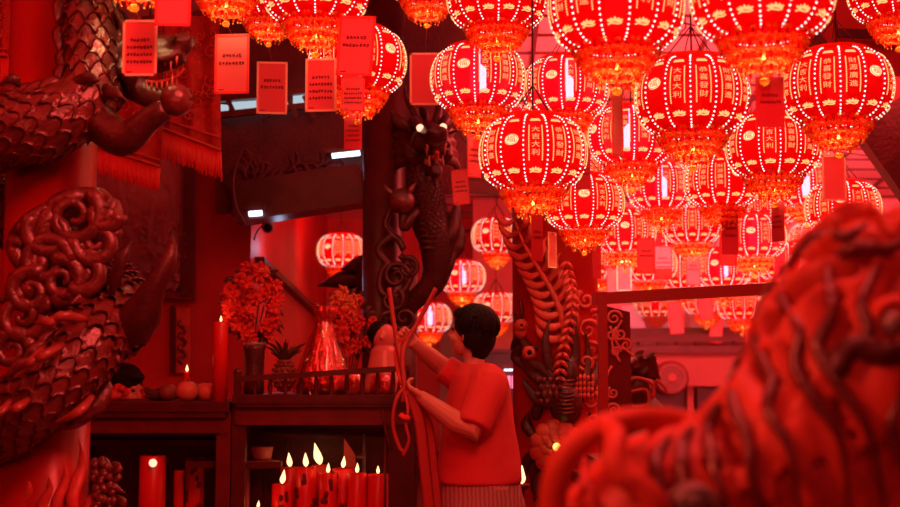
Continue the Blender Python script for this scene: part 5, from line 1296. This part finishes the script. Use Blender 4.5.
# mane: wavy locks flowing down and to the left
rnd = random.Random(21)
def surf_y(px, py):
    """front of the body masses at this column and height (distance offset)"""
    best = .20
    for cx, cy, cyy, rx, ry, rz in ((890, 405, .12, 150, .20, 178), (800, 480, .10, 120, .18, 130), (690, 510, .06, 120, .14, 86), (870, 252, .08, 46, .08, 36), (915, 240, .08, 46, .08, 40), (640, 560, .05, 95, .12, 105)):
        q = 1-((px-cx)/rx)**2-((py-cy)/rz)**2
        if q > 0: best = min(best, cyy-ry*math.sqrt(q))
    return best
starts = []
LK = [
 # px,py start ... end, width px
 ((905, 226), (862, 214), (824, 232), (806, 258), 20), ((880, 244), (842, 246), (814, 262), (792, 290), 19), ((846, 222), (812, 236), (792, 262), (788, 286), 15),
 ((862, 262), (826, 276), (800, 284), (772, 312), 19), ((812, 282), (782, 300), (768, 330), (772, 356), 17), ((788, 306), (762, 330), (752, 358), (742, 384), 15),
 ((850, 284), (824, 302), (822, 336), (836, 368), 19), ((822, 298), (802, 322), (806, 352), (822, 380), 17), ((800, 318), (784, 346), (792, 378), (800, 410), 16),
 ((884, 268), (862, 296), (866, 324), (854, 352), 18), ((775, 345), (754, 374), (762, 404), (776, 436), 16), ((756, 366), (736, 396), (742, 426), (764, 462), 15),
 ((792, 388), (776, 420), (790, 450), (806, 480), 16), ((830, 372), (816, 404), (828, 440), (838, 470), 17), ((742, 392), (716, 412), (714, 444), (738, 476), 15),
 ((722, 408), (694, 428), (694, 458), (706, 490), 14), ((698, 424), (672, 442), (668, 468), (680, 500), 14), ((862, 352), (852, 384), (866, 420), (880, 460), 17),
 ((896, 358), (888, 392), (900, 430), (912, 470), 17), ((812, 420), (800, 456), (812, 490), (826, 520), 16), ((772, 440), (760, 470), (772, 500), (784, 530), 16),
 ((740, 470), (724, 490), (734, 510), (744, 534), 15), ((850, 440), (844, 470), (856, 500), (868, 530), 16), ((710, 470), (700, 492), (708, 512), (716, 534), 14),
 ((670, 436), (646, 452), (642, 474), (650, 500), 12), ((846, 350), (868, 334), (888, 348), (910, 342), 13), ((872, 300), (882, 276), (900, 262), (924, 268), 14),
 ((640, 446), (626, 470), (634, 496), (640, 520), 12), ((590, 450), (584, 476), (592, 500), (588, 530), 10)]
mane, ridges = MB(), MB()
for l in LK:
    wd = l[-1]; pts = [B(x, y, surf_y(x, y)-.012) for x, y in spline(l[:-1], 6)]; k = len(pts)
    b = mane; b.tube(pts, [1.15*wd*m_*(.30+.70*sin(pi*min(1, (i+3)/(k+2)))) for i in range(k)], 12, flat=.17, normal=(0, -1, 0))
for l in (((812, 232), (790, 262), (782, 300), (800, 330), (796, 365), (815, 400), (840, 440), (850, 510)), ((785, 262), (760, 305), (757, 345), (772, 380), (768, 410), (790, 450), (800, 515)),
          ((755, 330), (735, 370), (733, 405), (748, 440), (752, 480), (765, 525)), ((725, 395), (708, 425), (712, 460), (728, 510)), ((850, 240), (828, 270), (832, 310), (818, 345), (838, 385), (868, 430), (885, 505)),
          ((700, 420), (682, 445), (684, 480), (692, 515)), ((880, 262), (862, 300), (868, 330), (850, 348)), ((672, 436), (656, 458), (660, 490), (664, 520)), ((900, 395), (892, 430), (915, 480), (920, 520)),
          ((905, 238), (884, 250), (858, 246), (836, 262)), ((868, 222), (846, 236), (820, 236), (800, 256))):
    q = spline(l, 7); k = len(q); ridges.tube([B(x, y, surf_y(x, y)-.024) for x, y in q], [6.5*m_*sin(pi*(i+1.5)/(k+2))+.001 for i in range(k)], 10)
mane.fuse('curled_mane', 'bronze', t, .007, 3)
ridges.build('mane_ridges', 'carve', t)
b = MB(); c = B(893, 324, surf_y(893, 324)-.03); b.ell(c, (.016, .014, .018), 14, 10); b.build('glass_eye', 'grey', t)
b = MB(); c = B(893, 324, surf_y(893, 324)-.01); b.tube([c+V((cos(a/8*pi)*.030, -.006, sin(a/8*pi)*.032)) for a in range(17)], .010, 8); b.build('eyelid', 'bronze', t)
b = MB(); b.tube([B(x, y, surf_y(x, y)-.02) for x, y in spline([(836, 372), (846, 352), (862, 346), (880, 354), (902, 352), (925, 366)], 6)], [.018]*31, 10); b.build('brow_ridge', 'carve_dk', t)
b = MB(); c = B(692, 500, -.12); b.ell(c, (.034, .03, .026), 16, 12); b.tube(spiral(c+V((0, -.02, -.008)), (1, 0, 0), (0, 0, 1), .03, 1.3), .007, 8); b.build('metal_knob', 'grey', t)
b = MB(); z1 = B(0, 600, 0).z; b.box((c0.x-.02, c0.y+.1, z1/2), (.74, .5, z1)); b.box((c0.x-.02, c0.y+.1, z1+.015), (.80, .56, .03)); b.build('pedestal', 'wood2', t, False)
b = MB(); b.ell(B(860, 620, .1), (230*m_, .19, 100*m_), 20, 14); b.build('base_mass', 'bronze', t)
fin()
